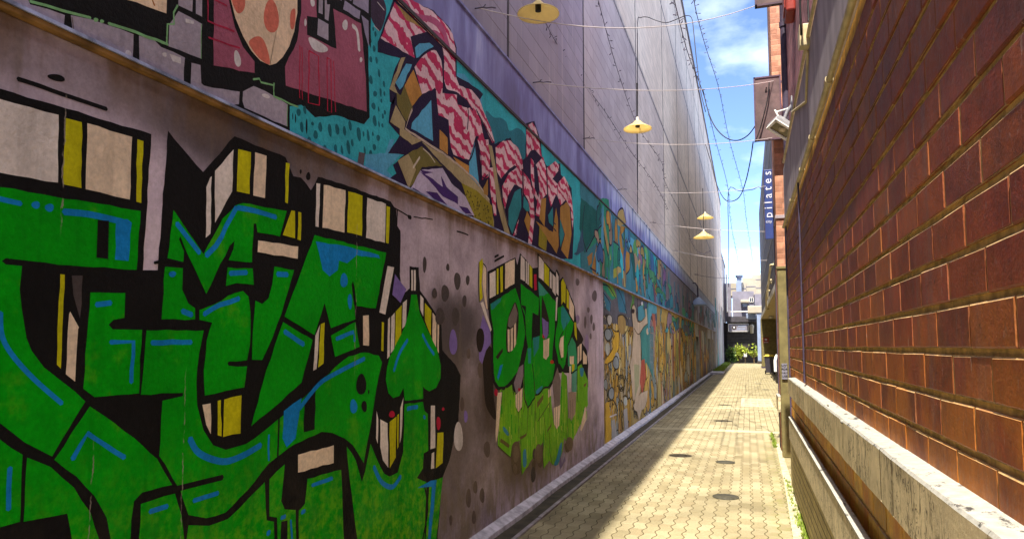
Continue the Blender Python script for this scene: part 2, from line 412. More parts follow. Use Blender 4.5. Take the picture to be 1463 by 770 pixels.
M = dict(
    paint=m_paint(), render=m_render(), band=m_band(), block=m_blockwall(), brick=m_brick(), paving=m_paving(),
    upbrick=m_upbrick('purple_red_brick', (.36,.15,.16), (.40,.27,.27)),
    orbrick=m_upbrick('orange_brick', (.44,.20,.12), (.46,.27,.19), .35),
    mortar=simple('ochre_mortar', (.44,.28,.115), .9, .40, 25.0, bump=.4),
    groove=simple('dark_mortar', (.60,.37,.10), .9, .4, 18.0, bump=.5),
    beam=m_olive('olive_painted_concrete', (.68,.55,.32)),
    beamtop=m_flaky('flaking_white_paint'),
    board=m_olive('olive_painted_board', (.66,.55,.34)),
    plinth=m_olive('olive_painted_brick', (.40,.31,.12), .078),
    fascia=simple('grey_purple_render', (.34,.29,.32), .8, .25, 5.0, bump=.3, stretch=(1,1,.3)),
    conduit=simple('cream_conduit', (.52,.43,.25), .5, .2, 12.0),
    darkpipe=simple('dark_purple_pipe', (.06,.045,.075), .5, .25, 9.0),
    post=simple('olive_post', (.17,.14,.055), .6, .25, 7.0),
    black=simple('black_rubber', (.015,.014,.016), .6, .2, 20.0, bump=0),
    wire=simple('pale_wire', (.55,.48,.47), .5, .1, 20.0, bump=0),
    shade=m_lampshade(),
    white=simple('white_metal', (.74,.72,.68), .5, .12, 6.0),
    grey=simple('grey_metal', (.30,.30,.32), .45, .2, 8.0, .3),
    brownboard=simple('brown_board', (.115,.070,.070), .6, .35, 5.0),
    boardframe=simple('purple_board_frame', (.09,.05,.075), .5, .2, 8.0),
    blue=simple('blue_sign', (.03,.05,.18), .45, .15, 4.0, bump=0),
    signwhite=simple('sign_lettering', (.62,.62,.72), .5, .05, 8.0, bump=0),
    red=simple('red_enamel', (.26,.035,.025), .45, .2, 6.0),
    dark=simple('dark_brown_cladding', (.045,.036,.03), .6, .3, 3.0),
    darkclad=simple('dark_grey_cladding', (.06,.055,.065), .5, .3, 2.0, stretch=(1,.3,1)),
    soffit=simple('beige_soffit', (.50,.38,.19), .7, .15, 3.0),
    bluegrey=simple('blue_grey_steel', (.23,.28,.40), .5, .15, 2.0),
    lilac=simple('lilac_grey_wall', (.20,.19,.24), .7, .18, 1.2),
    whitewall=simple('white_wall', (.40,.355,.28), .75, .12, 1.0),
    lampglass=simple('flood_lamp_glass', (.13,.105,.05), .18, .5, 9.0, spec=.6),
    glass=simple('dark_glass', (.03,.035,.045), .12, .2, 2.0, bump=0, spec=.6),
    bin=simple('dark_bin_plastic', (.045,.04,.055), .5, .2, 6.0),
    binlid=simple('yellow_bin_lid', (.62,.47,.06), .45, .15, 6.0),
    concrete=simple('pale_concrete', (.34,.31,.30), .85, .3, 6.0, bump=.4),
    lavconc=simple('lavender_concrete', (.44,.41,.46), .9, .32, 10.0, bump=.5),
    asphalt=simple('dark_gutter', (.045,.036,.022), .85, .5, 5.0, bump=.5),
    edging=simple('gutter_edging', (.22,.19,.20), .6, .4, 6.0),
    iron=simple('cast_iron', (.05,.045,.03), .7, .35, 25.0, bump=.5),
    joint=simple('joint_sealant', (.045,.035,.045), .8, .2, 8.0),
    ledge=simple('rusty_ledge', (.23,.125,.04), .75, .5, 9.0, bump=.4),
    ledgeblue=simple('blue_ledge_paint', (.30,.34,.55), .6, .6, 7.0),
    door=simple('grey_door', (.33,.30,.26), .6, .2, 4.0),
    rearwall=simple('patchy_pale_wall', (.36,.33,.33), .8, .30, 1.2, stretch=(1,1.5,.6)),
    coverc=simple('weathered_cover', (.30,.27,.19), .9, .3, 9.0, bump=.4),
    sand=simple('sandy_concrete', (.40,.35,.23), .9, .3, 12.0, bump=.4),
    ground=simple('grey_ground', (.20,.18,.15), .9, .2, .6),
    leaf=simple('yellow_green_leaf', (.30,.36,.05), .5, .3, 9.0, bump=0),
    leafdark=simple('dark_green_leaf', (.05,.10,.02), .5, .35, 9.0, bump=0),
    grass=simple('bright_grass', (.17,.24,.02), .6, .35, 6.0, bump=0),
    wood=simple('brown_stem', (.12,.08,.04), .8, .3, 10.0),
)
SUN_E = 2.0; SKY_E = .10; EXPO = 2.65; CLOUD_LOC = (3.1, 1.7, 0.4); CLOUD_C = (8.6, 9.0, 9.4, 1)

def proj(q):
    c = Vector(q) - EYEV
    right = Vector((_rt.x, _a.x, _up.x)); up = Vector((_rt.y, _a.y, _up.y)); fw = Vector((_rt.z, _a.z, _up.z))
    d = c.dot(fw); return CX + F*c.dot(right)/d, CY - F*c.dot(up)/d, d

# ================================================================== SETTING
XL = -2.15        # face of the left building
mb = MB(); mb.add([(-160,-60,-.03),(160,-60,-.03),(160,400,-.03),(-160,400,-.03)], [(0,1,2,3)])
tag(mb.build('ground', M['ground']), kind='structure')
mb = MB(); mb.add([(-1.862,-8,0),(3.2,-8,0),(3.2,71.5,0),(-1.862,71.5,0)], [(0,1,2,3)])
tag(mb.build('alley_paving', M['paving']), kind='structure')
mb = MB(); mb.add([(-2.12,-8,-.004),(-1.87,-8,-.004),(-1.87,60,-.004),(-2.12,60,-.004)], [(0,1,2,3)])
tag(mb.build('gutter', M['asphalt']), kind='structure')
mb = MB()
yy = -8.0
while yy < 47:
    ln = 2.4; j = rnd.uniform(-.006,.006)
    mb.box(-1.893+j, -1.855+j, yy, yy+ln-.012, -.02, .022 + rnd.uniform(-.004,.004)); yy += ln
tag(mb.build('kerb', M['edging'], bevel=.008), kind='structure')
# sloped concrete footing at the wall foot
mb = MB(); ys = [-8 + i*.35 for i in range(190)]
for i in range(len(ys)-1):
    y0, y1 = ys[i], ys[i+1]
    a0 = sin(y0*3.1)*.006 + sin(y0*1.3)*.006; a1 = sin(y1*3.1)*.006 + sin(y1*1.3)*.006
    if y1 > 46: break
    mb.add([(-2.16,y0,.075),(-2.062+a0,y0,.035),(-2.055+a0,y0,-.02),(-2.16,y1,.075),(-2.062+a1,y1,.035),(-2.055+a1,y1,-.02)], [(0,1,4,3),(1,2,5,4)])
tag(mb.build('footing_kerb', M['lavconc']), kind='structure')
mb = MB(); mb.add([(.30,5.2,.005),(.46,5.2,.005),(.46,12.5,.005),(.40,12.5,.005),(.37,9.0,.005)], [(0,1,2,3,4)])
tag(mb.build('verge_strip', M['sand']), kind='structure')

# ================================================================== LEFT BUILDING
LB = thing('painted_building', 'long pale blockwork building whose graffiti-covered ground storey lines the shaded side of the alley', 'building', (XL,0,0))
TOP = 15.2
mb = MB(); mb.box(XL-.3, XL, -14, 10.93, 0, 2.628)
lowwall = mb.build('rendered_wall', M['render'], LB, .004)
mb = MB()
segs = [(10.93,31.9),(34.0,42.0),(45.2,47.2),(49.0,52.0)]
for a, b in segs: mb.box(XL-.35, XL-.02, a, b, 0, 2.628)
for a, b in ((31.9,34.0),(42.0,45.2),(47.2,49.0)): mb.box(XL-.35, XL-.02, a, b, 2.12, 2.628)
mb.build('mural_wall', M['rearwall'], LB)
mb = MB(); mb.box(XL-.35, XL+.02, -14, 52, 2.66, 3.868)
mb.build('upper_mural_wall', M['band'], LB)
mb = MB(); mb.box(XL-.35, XL+.02, -14, 52, 3.893, 4.352)
mb.build('fascia_band', M['band'], LB)
mb = MB(); mb.box(XL-.35, XL+.032, -14, 52, 3.868, 3.893)
mb.build('batten', M['joint'], LB)
mb = MB(); mb.box(XL-.35, XL+.028, -14, 52, 2.628, 2.648); mb.build('ledge', M['ledge'], LB, .004)
mb = MB(); mb.box(XL-.35, XL+.034, -14, 52, 2.648, 2.66); mb.build('ledge_lip', M['ledgeblue'], LB)
mb = MB(); mb.box(XL-.35, XL+.035, -14, 52, 4.352, 4.372); mb.build('capping', M['band'], LB)
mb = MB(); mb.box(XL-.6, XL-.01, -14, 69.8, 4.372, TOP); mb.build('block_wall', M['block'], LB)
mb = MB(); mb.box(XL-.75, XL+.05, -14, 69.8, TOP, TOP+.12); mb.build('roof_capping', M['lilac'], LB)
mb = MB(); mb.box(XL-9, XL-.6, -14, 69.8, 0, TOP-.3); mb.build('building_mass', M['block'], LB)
mb = MB(); mb.box(XL-.35, XL-.015, 52, 69.8, 0, 4.372); mb.build('rear_wall', M['rearwall'], LB)
for Y in (2.2, 6.31, 9.7, 14.91, 20.19, 24.72, 29.62, 34.0, 37.43, 42.2, 47.0, 52.0, 57.0, 62.5):
    mb = MB(); mb.box(XL-.02, XL-.004, Y-.022, Y+.022, 4.40, TOP-.05); mb.build('expansion_joint', M['joint'], LB)
for z, h in ((7.9,.035),(11.6,.03),(13.6,.02)):
    mb = MB(); mb.box(XL-.02, XL-.003, -14, 69.5, z-h, z+h); mb.build('string_course', M['edging'], LB)
def door(y0, y1, leaf0, leaf1, mat):
    d = MB(); d.box(XL-.16, XL-.12, leaf0, leaf1, .05, 2.08); o = d.build('door', mat, LB)
    h = MB(); h.box(XL-.12, XL-.06, leaf0+.10, leaf0+.14, .98, 1.12); h.build('handle', M['grey'], o)
    f = MB(); f.box(XL-.14, XL-.01, y0, y0+.09, 0, 2.12); f.box(XL-.14, XL-.01, y1-.09, y1, 0, 2.12); f.box(XL-.14, XL-.01, y0, y1, 2.06, 2.12)
    f.build('door_frame', M['door'], o)
    k = MB(); k.box(XL-.33, XL-.30, y0, y1, 0, 2.12); k.build('recess', M['dark'], o)
door(31.9, 34.0, 31.99, 33.2, M['door'])
door(42.0, 45.2, 44.0, 45.1, M['dark'])
door(47.2, 49.0, 47.3, 48.3, M['dark'])
mb = MB(); mb.box(-2.12, -1.35, 42.2, 45.0, 0, .10); mb.build('door_step', M['lavconc'], LB, .01)
# crack and dark nail hole under the ledge
# lower continuation behind the tall block
RB = thing('rear_block', 'lower grey block past the end of the long pale building, beside the white building', 'building', (-2.6,70.0,0))
mb = MB(); mb.box(-8, -2.25, 69.9, 84, 0, 10.6); mb.build('wall', M['rearwall'], RB)
mb = MB(); mb.box(-8, -2.18, 69.9, 84, 10.6, 10.8); mb.build('coping', M['lilac'], RB)
mb = MB(); mb.tube([(-2.19,70.05,8.9),(-2.19,70.05,5.02)], .07); mb.build('downpipe', M['white'], RB)

# wall lamp on the far mural
L = thing('wall_lamp', 'small dark blue hooded lamp fixed to the far mural above the first doorway', 'lamp', (XL, 31.0, 3.3))
p = at_x(993, 433, XL+.1)
mb = MB(); mb.tube([(XL-.02,p.y,p.z+.85),(XL+.12,p.y,p.z+.85),(XL+.22,p.y,p.z+.7),(XL+.22,p.y,p.z+.2)], .03); mb.build('arm', M['darkpipe'], L)
mb = MB(); mb.lathe((XL+.24,p.y,p.z-.1), [(.05,.34),(.10,.30),(.34,.06),(.36,0),(.33,.0),(.08,.26)], 20); mb.build('shade', M['bluegrey'], L)

# ================================================================== RIGHT: near brick building
XR = .47
BB = thing('brick_building', 'near brick building with dark red courses and an olive ledge close along the sunny side', 'building', (XR,0,0))
CH = .1137; Z0 = 1.589 - 14*CH
bl, bh = .286, CH-.016
tints = [(.22,.041,.020),(.25,.052,.020),(.19,.037,.020),(.27,.064,.023),(.22,.047,.028),(.18,.040,.027),(.235,.043,.022),(.275,.072,.024)]
mb = MB()
YE = 8.92
row = 0; z = Z0
rows = []
while z + CH < 3.03:
    if z > .55: rows.append((row, z))
    row += 1; z += CH
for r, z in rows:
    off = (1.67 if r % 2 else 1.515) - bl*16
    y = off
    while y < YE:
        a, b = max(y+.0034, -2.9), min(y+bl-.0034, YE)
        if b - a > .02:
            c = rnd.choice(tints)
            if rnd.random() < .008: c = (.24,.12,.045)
            if z < 1.09: c = rnd.choice([(.60,.27,.05),(.54,.23,.04),(.64,.31,.07)])  # bounce light below the ledge painted in as orange bricks
            if z < 1.55: w_ = min(1, (1.60-z)/.35); c = (c[0]*(1+.15*w_), c[1]*(1+.35*w_), c[2]*(1-.35*w_))  # lower courses tinted warmer to carry light bounced off the paving
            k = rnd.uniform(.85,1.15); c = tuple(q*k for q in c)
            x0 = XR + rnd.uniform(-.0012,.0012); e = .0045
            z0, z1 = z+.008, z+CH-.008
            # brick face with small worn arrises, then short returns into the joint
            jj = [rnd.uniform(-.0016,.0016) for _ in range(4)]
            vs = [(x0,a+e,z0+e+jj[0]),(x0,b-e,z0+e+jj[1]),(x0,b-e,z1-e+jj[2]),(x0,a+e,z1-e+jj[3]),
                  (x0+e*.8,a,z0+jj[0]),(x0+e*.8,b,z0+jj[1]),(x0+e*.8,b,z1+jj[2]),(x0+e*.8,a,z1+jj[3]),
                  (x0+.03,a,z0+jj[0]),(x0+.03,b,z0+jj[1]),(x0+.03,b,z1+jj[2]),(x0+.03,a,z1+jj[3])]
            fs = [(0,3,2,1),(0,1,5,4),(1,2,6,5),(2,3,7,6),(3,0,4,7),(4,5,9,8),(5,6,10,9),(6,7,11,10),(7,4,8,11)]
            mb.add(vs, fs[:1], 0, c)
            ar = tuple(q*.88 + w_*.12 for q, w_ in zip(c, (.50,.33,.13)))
            mb.add(vs, [fs[2], fs[4]], 0, ar); mb.add(vs, [fs[1]], 0, c); mb.add(vs, [fs[3]], 0, (.46,.31,.14)); mb.add(vs, [fs[7]], 0, (.42,.28,.12)); mb.add(vs, [fs[5], fs[6], fs[8]], 0, ar)  # worn edges; brick tops paler still, painting in light caught along the joints
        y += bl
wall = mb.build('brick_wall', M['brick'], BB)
mb = MB()
for r, z in rows: mb.box(XR+.0025, XR+.2, -2.9, YE-.004, z+.0085, z+CH-.0085)
mb.build('mortar', M['mortar'], BB)
mb = MB(); mb.box(XR+.0078, XR+.21, -2.9, YE-.006, .4, 3.03); mb.build('joint_bed', M['groove'], BB)
# ledge of painted concrete, slightly uneven
mb = MB(); top = MB(); yv = -2.9
while yv < 8.0:
    y1 = min(yv + .22, 8.02)
    def edge(q): return .400 + .0015*sin(q*5.3) + .0013*sin(q*17.1+1) + rnd.uniform(-.001,.001)
    a0, a1 = edge(yv), edge(y1)
    mb.add([(a0,yv,1.095),(a1,y1,1.095),(a1,y1,1.262),(a0,yv,1.262),(XR+.02,yv,1.095),(XR+.02,y1,1.095)], [(0,3,2,1),(0,1,5,4)])
    if y1 >= 8.0: mb.add([(a1,y1,1.095),(XR+.02,y1,1.095),(XR+.02,y1,1.262),(a1,y1,1.262)], [(0,1,2,3)])
    top.add([(a0,yv,1.262),(a1,y1,1.262),(a1+.006,y1,1.270),(a0+.006,yv,1.270),(XR+.02,yv,1.276),(XR+.02,y1,1.276)], [(0,3,2,1),(3,4,5,2)])
    if y1 >= 8.0: break
    yv = y1
led = mb.build('concrete_ledge', M['beam'], BB); top.build('flaking_top', M['beamtop'], led)
for q in ((1184,578),(1204,602)):
    p = at_x(*q, .398); b_ = MB(); b_.lathe((0,0,0), [(.0,.010),(.008,.008),(.010,0)], 10)
    b_.v = [(p.x - v[2], p.y + v[0], p.z + v[1]) for v in b_.v]; b_.build('bolt', M['beamtop'], led)
def plank(y0, y1, parent):
    b = MB(); b.box(.400, .432, y0, y1, .615, .842); b.build('timber_board', M['board'], parent, .004)
    t = MB(); t.box(.397, .434, y0, y1, .844, .853); t.build('board_top', M['beamtop'], parent)
for a, b in ((-2.9,.4),(.404,2.62),(2.624,5.4),(5.404,8.15)): plank(a, b, BB)
mb = MB(); mb.box(.445, XR+.1, -2.9, YE-.02, 0, .612); mb.build('plinth', M['plinth'], BB)
mb = MB(); mb.box(XR-.010, XR+.3, -2.9, YE, 3.035, 3.72); mb.build('fascia', M['fascia'], BB)
mb = MB(); mb.box(.53, 8, -2.9, YE+.02, 3.72, 6.6); mb.box(XR+.22, 8, -2.9, YE-.01, 0, 3.03); mb.box(XR+.3, 8, -2.9, YE-.01, 3.03, 3.72); mb.build('upper_wall', M['upbrick'], BB)
mb = MB(); mb.box(.44, 8, -2.9, YE+.05, 6.6, 6.7); mb.build('roof_edge', M['fascia'], BB)
# cream conduits along the fascia
pc = [(XR-.028, y, 3.003 + .012*sin(y*.9)) for y in [-2.9 + .25*i for i in range(48)] if y < 8.9]
mb = MB(); mb.tube(pc, .017, 10)
o = mb.build('conduit', M['conduit'], BB)
for Y in (2.2,3.95,5.0,5.9,7.2):
    mb = MB(); mb.tube([(XR-.028,Y-.03,3.003+.012*sin(Y*.9)),(XR-.028,Y+.03,3.003+.012*sin(Y*.9))], .022, 10); mb.build('collar', M['conduit'], o)
mb = MB(); mb.tube([(XR-.02, y, 3.735) for y in (-2.9, 2, 5, 8.6)], .014, 8); mb.build('conduit', M['conduit'], BB)
mb = MB(); mb.tube([(XR-.03, 6.3, 3.0),(XR-.03,6.3,1.30)], .008, 6); mb.build('cable', M['darkpipe'], BB)
mb = MB(); mb.box(.455, XR+.015, YE-.06, YE+.003, .62, 3.03); mb.build('corner_strip', M['darkpipe'], BB)

# dark downpipe on the near building's end
p = at_y(1123, 130, 8.75)
D = thing('downpipe', 'dark purple downpipe between the pink upper brickwork and the orange brick strip', 'pipe', (p.x, 8.75, 3.7))
mb = MB(); mb.tube([(p.x,8.75,3.72),(p.x,8.75,4.6),(p.x,8.75,6.6)], .046, 14); mb.build('pipe', M['darkpipe'], D)
for z in (4.3, 5.45):
    mb = MB(); mb.tube([(p.x,8.75,z-.03),(p.x,8.75,z+.03)], .056, 14); mb.box(p.x,.54,8.735,8.765,z-.015,z+.015); mb.build('clip', M['darkpipe'], D)

# junction box with looping cables on the fascia
p = at_x(1151, 56, .44)
J = thing('junction_box', 'cream metal junction box with drooping black cables above the grey fascia', 'box', (.47, p.y, p.z))
mb = MB(); vs = []
for x in (.395,.53):
    vs += [(x,p.y-.08,p.z-.08),(x,p.y+.08,p.z-.05),(x,p.y+.08,p.z+.08),(x,p.y-.08,p.z+.08)]
mb.add(vs, [(0,1,2,3),(7,6,5,4),(0,4,5,1),(1,5,6,2),(2,6,7,3),(3,7,4,0)]); mb.build('box_body', M['conduit'], J, .008)
mb = MB(); mb.tube([(.45,p.y,p.z-.09),(.455,p.y+.3,p.z-.35),(XR-.03,p.y+1.6,3.74)], .010); mb.build('conduit_tail', M['conduit'], J)
mb = MB()
pts = []
for i in range(15):
    t = i/14; pts.append((.40-.02*t, p.y-.15-.25*t, p.z+.10+.9*t - .35*sin(pi*min(1,t*2))*(t<.5)))
mb.tube(pts, .007, 6, cap=False)
mb.tube([(.46,p.y-.05+.02*i,p.z+.1+.16*i) for i in range(8)], .007, 6); mb.build('cable', M['black'], J)

# red box high on the upper wall
p = at_x(1126, 12, .47)
R_ = thing('red_box', 'red box fixed high on the pink brickwork beside the dark downpipe', 'red box', (.53,p.y,p.z))
mb = MB(); mb.box(.44,.53,p.y-.16,p.y+.16,p.z-.10,p.z+.45); mb.build('box_body', M['red'], R_, .02)
mb = MB(); mb.box(.425,.44,p.y-.12,p.y+.12,p.z-.05,p.z+.38); mb.build('cover', M['red'], R_, .006)

# flood light
p = at_d(1116, 176, 7.6)
FL = thing('floodlight', 'white flood light on a bracket below the brown board, tilted down toward the alley', 'floodlight', (.53, p.y, p.z+.1))
nz = Vector((-.22,-.58,-.78)).normalized(); c = Vector(p)
def on_plane(u, v):
    r = ray(u, v); return EYEV + r * ((c - EYEV).dot(nz) / r.dot(nz))
q4 = [on_plane(*q) for q in ((1091.5,180.5),(1121,198.5),(1139.5,190.5),(1112,172.5))]
c = sum(q4, Vector((0,0,0)))/4
ax = ((q4[1]+q4[2]) - (q4[0]+q4[3])).normalized(); ay = nz.cross(ax).normalized()
hw = .5*((q4[1]+q4[2])/2 - (q4[0]+q4[3])/2).length; hh_ = .5*((q4[3]+q4[2])/2 - (q4[0]+q4[1])/2).length
mb = MB(); r0 = [c + ax*hw*i + ay*hh_*j for i,j in ((-1,-1),(1,-1),(1,1),(-1,1))]; r1 = [q - nz*.05 for q in r0]
r2 = [c - nz*.15 + ax*hw*.6*i + ay*hh_*.55*j for i,j in ((-1,-1),(1,-1),(1,1),(-1,1))]
mb.add(r0 + r1 + r2, [(4,5,1,0),(5,6,2,1),(6,7,3,2),(7,4,0,3),(8,9,5,4),(9,10,6,5),(10,11,7,6),(11,8,4,7),(11,10,9,8)]); mb.build('housing', M['grey'], FL, .006)
mb = MB(); mb.obox(c - nz*.012, ax, ay, nz, hw*.88, hh_*.80, .006); mb.build('glass', M['lampglass'], FL)
mb = MB()
for (i,j,hx,hy) in ((0,1,hw,.013),(0,-1,hw,.013),(1,0,.013,hh_),(-1,0,.013,hh_)):
    mb.obox(c + nz*.004 + ax*((hw-.012)*i) + ay*((hh_-.012)*j), ax, ay, nz, hx, hy, .008)
mb.build('rim', M['white'], FL)
mb = MB(); mb.tube([c - nz*.04 + ay*.02, c - nz*.03 - ay*.02 + ax*.02], .05, 8); mb.build('reflector', M['conduit'], FL)
e = Vector((.53, p.y+.12, p.z+.22))
mb = MB(); mb.tube([c - nz*.13, (c - nz*.13 + e)*.5 + Vector((0,0,.03)), e], .022, 8); mb.obox(e, (0,1,0), (0,0,1), (1,0,0), .07, .09, .012); mb.build('bracket', M['grey'], FL)
mb = MB(); mb.tube([c - nz*.14 - ax*.05, c - nz*.17 - ax*.12 + Vector((0,0,.05)), c - nz*.12 + Vector((-.06,0,.13)), c - nz*.12 + Vector((.05,.02,.16)), e], .010, 6); mb.build('lead', M['white'], FL)

# projecting boards
def board(name, label, px0, px1, pyt, pyb, Y, top=None):
    a = at_y(px0, (pyt+pyb)/2, Y); b = at_y(px1, (pyt+pyb)/2, Y)
    z1 = at_y((px0+px1)/2, pyt, Y).z if top is None else top; z0 = at_y((px0+px1)/2, pyb, Y).z
    t = thing(name, label, 'sign board', (b.x, Y, z0))
    m_ = MB(); m_.box(a.x+.02, b.x-.005, Y-.02, Y+.02, z0+.02, z1-.02); m_.build('panel', M['brownboard'], t)
    f = MB()
    for q in ((a.x,a.x+.022,z0,z1),(b.x-.006,b.x+.016,z0,z1),(a.x,b.x,z0,z0+.022),(a.x,b.x,z1-.022,z1)): f.box(q[0],q[1],Y-.032,Y+.032,q[2],q[3])
    f.build('frame', M['boardframe'], t)
    for z in (z0+.1, z1-.1):
        s = MB(); s.box(b.x+.014, max(.56,b.x+.12), Y-.015, Y+.015, z-.015, z+.015); s.build('bracket', M['boardframe'], t)
    return a, b, z0, z1
bd1 = board('hanging_board', 'blank brown board projecting over the alley directly behind the white flood light', 1077.5, 1115, 110, 201, 11.1)
bd2 = board('hanging_board', 'topmost blank brown board projecting over the alley, cut off by the top of the photo', 1077.5, 1118, -60, 9, 8.3)

# post and notice
a = at_y(1115.5, 560, 11.0); b = at_y(1131, 560, 11.0)
P = thing('post', 'thick olive post standing on the paving just past the ledge of the near brick wall', 'post', (a.x,11.0,0))
mb = MB(); mb.box(a.x, a.x+.17, 11.0, 11.13, 0, 2.74); mb.build('shaft', M['post'], P, .012)
mb = MB(); mb.box(a.x-.012, a.x+.182, 10.985, 11.14, 2.74, 2.78); mb.build('cap', M['post'], P, .006)
mb = MB(); mb.tube([(a.x+.175,10.985,1.3),(a.x+.175,10.985,2.9)], .014); mb.build('cable', M['darkpipe'], P)
n0 = at_y(1116.6, 519, 10.99); n1 = at_y(1125.2, 541.5, 10.99)
N = thing('notice', 'small grey lettered notice fixed to the front of the olive post', 'notice', ((n0.x+n1.x)/2, 10.985, n1.z))
mb = MB(); mb.box(n0.x, n1.x, 10.975, 10.984, n1.z, n0.z); mb.build('plate', M['lilac'], N)
for i, w in enumerate(('NOT','FOR','PUBLIC','USE')):
    text_mesh('lettering', w, .044 if len(w) < 4 else .028, M['black'], N, ((n0.x+n1.x)/2, 10.972, n0.z - .035 - .05*i), (1,0,0), (0,0,1), .001)
XB = at_y(1112.8, 450, 11.32).x
p = at_y(1107.5, 522, 12.3)
mb = MB()
T_ = thing('wall_pipe', 'stubby white bent pipe on the far brick corner left of the notice', 'pipe', (p.x, 12.3, p.z))
mb.tube([(.5,12.5,p.z+.14),(p.x+.02,12.4,p.z+.14),(p.x,12.3,p.z+.08),(p.x,12.28,p.z-.10)], .022, 10); mb.build('elbow', M['white'], T_)
mb = MB(); mb.tube([(XB-.02,12.5,p.z+.14),(XB,12.5,p.z+.14)], .038, 12); mb.build('flange', M['white'], T_)

# ================================================================== second brick building beyond the post
B2 = thing('brick_building', 'narrow tall brick building with a sunlit orange front edge, behind the olive post', 'building', (.46,11.3,0))
XB = at_y(1112.8, 450, 11.32).x
mb = MB(); mb.box(XB, 8, 11.32, 12.1, 0, 3.55); mb.box(XB, 8, 11.32, 12.1, 3.60, 8.4); mb.build('wall', M['orbrick'], B2)
mb = MB(); mb.box(XB-.012, 8, 11.30, 12.12, 3.55, 3.60); mb.build('string_course', M['fascia'], B2)
mb = MB(); mb.box(XB-.012, XB, 12.05, 12.12, .0, 8.4); mb.build('corner_strip', M['darkpipe'], B2)  # dark strip standing in for the shaded side face
mb = MB(); mb.box(XB-.045, XB-.001, 11.36, 12.08, .62, .84); mb.build('timber_board', M['board'], B2, .004)
mb = MB(); mb.box(XB-.048, XB-.001, 11.36, 12.08, .842, .852); mb.build('board_top', M['beamtop'], B2)
mb = MB(); mb.box(XB-.02, 8, 11.28, 12.13, 8.4, 8.5); mb.build('roof_edge', M['fascia'], B2)
mb = MB(); mb.box(.60, 8, 8.96, 11.3, 0, 5.2); W3 = mb.build('link_wall', M['upbrick'], BB)

# ================================================================== overhanging dark building
B3 = thing('overhanging_building', 'dark clad building whose overhanging upper floors shelter a beige soffit past the brick corner', 'building', (1.08,22,0))
mb = MB(); mb.box(1.10, 9, 22, 57.5, 3.95, 12.0); mb.build('clad_wall', M['darkclad'], B3)
for z in (5.0,6.2,7.4,8.6,9.8,11.0):
    mb = MB(); mb.box(1.085, 1.10, 22, 57.5, z-.02, z+.02); mb.build('seam', M['grey'], B3)
mb = MB(); mb.box(1.02, 9, 21.95, 57.55, 3.72, 3.94); mb.build('gutter_edge', M['white'], B3)
mb = MB(); mb.box(1.06, 9, 22, 57.5, 3.66, 3.715); mb.build('soffit', M['soffit'], B3)
mb = MB(); mb.box(2.3, 9, 20, 57.5, 0, 3.65); mb.build('ground_floor_wall', M['dark'], B3)
mb = MB(); mb.box(.99, 2.4, 55.6, 57.4, 0, 3.65); mb.build('pier', M['post'], B3)
mb = MB(); mb.box(.96, 2.3, 55.5, 57.5, 0, .12); mb.build('pier_foot', M['darkpipe'], B3)
mb = MB(); mb.lathe((1.55,50,3.5), [(.0,.16),(.14,.14),(.16,.0),(.0,-.02)], 14); mb.build('soffit_lamp', M['white'], B3)
mb = MB()
for i, (u, v) in enumerate(((1097,378),(1096,400),(1098,415))):
    p = at_y(u, v, 30 + 3*i); q = at_y(u-2, v+26, 33 + 3*i)
    mb.tube([(1.09,p.y,p.z),(.97,p.y,p.z-.02),(.93,p.y+.6,p.z-.35),(.97,q.y,q.z),(1.09,q.y+.2,q.z)], .045, 8)
mb.build('cable_loop', M['conduit'], B3)
RS = thing('warning_sign', 'small red sign with a white mark on the olive pier', 'sign', (1.3,55.58,2.1))
a = at_y(1090, 482, 55.57); b = at_y(1098.5, 490, 55.57)
mb = MB(); mb.box(a.x, b.x, 55.56, 55.59, b.z, a.z); mb.build('plate', M['red'], RS)
mb = MB(); mb.lathe((0,0,0), [(.0,.002),(.09,.0)], 20); mb.v = [((a.x+b.x)/2+v[0], 55.556, (a.z+b.z)/2+.05+v[1]*.8) for v in mb.v]; mb.build('emblem', M['signwhite'], RS)
mb = MB(); mb.box(a.x+.05, b.x-.05, 55.553, 55.558, b.z+.04, b.z+.08); mb.build('emblem', M['signwhite'], RS)

# blue vertical sign
YS = 15.5
a = at_y(1092.2, 290, YS); b = at_y(1104, 290, YS); zt = at_y(1098, 243, YS).z; zb = at_y(1098, 342, YS).z
BS = thing('blade_sign', 'tall blue vertical blade sign with pale letters, projecting past the brick corner', 'sign', (b.x,YS,zb))
mb = MB(); mb.box(a.x, b.x, YS-.04, YS+.04, zb, zt); mb.build('panel', M['blue'], BS, .008)
mb = MB(); mb.box(a.x-.012, a.x, YS-.05, YS+.05, zb, zt); mb.box(b.x, b.x+.012, YS-.05, YS+.05, zb, zt); mb.build('frame', M['darkpipe'], BS)
for z in (zt-.2, zb+.2):
    mb = MB(); mb.box(b.x+.01, .9, YS-.02, YS+.02, z, z+.04); mb.build('bracket', M['darkpipe'], BS)
xm = a.x + (b.x-a.x)*.46
hh = zt - zb
text_mesh('lettering', 'p i l a t e s', .235, M['signwhite'], BS, (xm, YS-.044, zt - hh*.36), (0,0,1), (-1,0,0), .002)
text_mesh('lettering', 'city', .085, M['signwhite'], BS, (xm, YS-.044, zt - hh*.75), (1,0,0), (0,0,1), .002)
BW = thing('rear_wall', 'narrow dark wall strip carrying the blue blade sign behind the brick corner', 'wall', (1.0,YS+1,0))
mb = MB(); mb.box(.62, 4.0, YS+.5, YS+.7, 3.2, 8.0); mb.build('wall', M['darkclad'], BW)
mb = MB(); mb.box(.62, 4.0, YS+.47, YS+.73, 8.0, 8.1); mb.build('coping', M['fascia'], BW)
mb = MB(); mb.box(.70, .82, YS+.5, YS+.62, 0, 3.2); mb.build('pillar', M['darkclad'], BW)

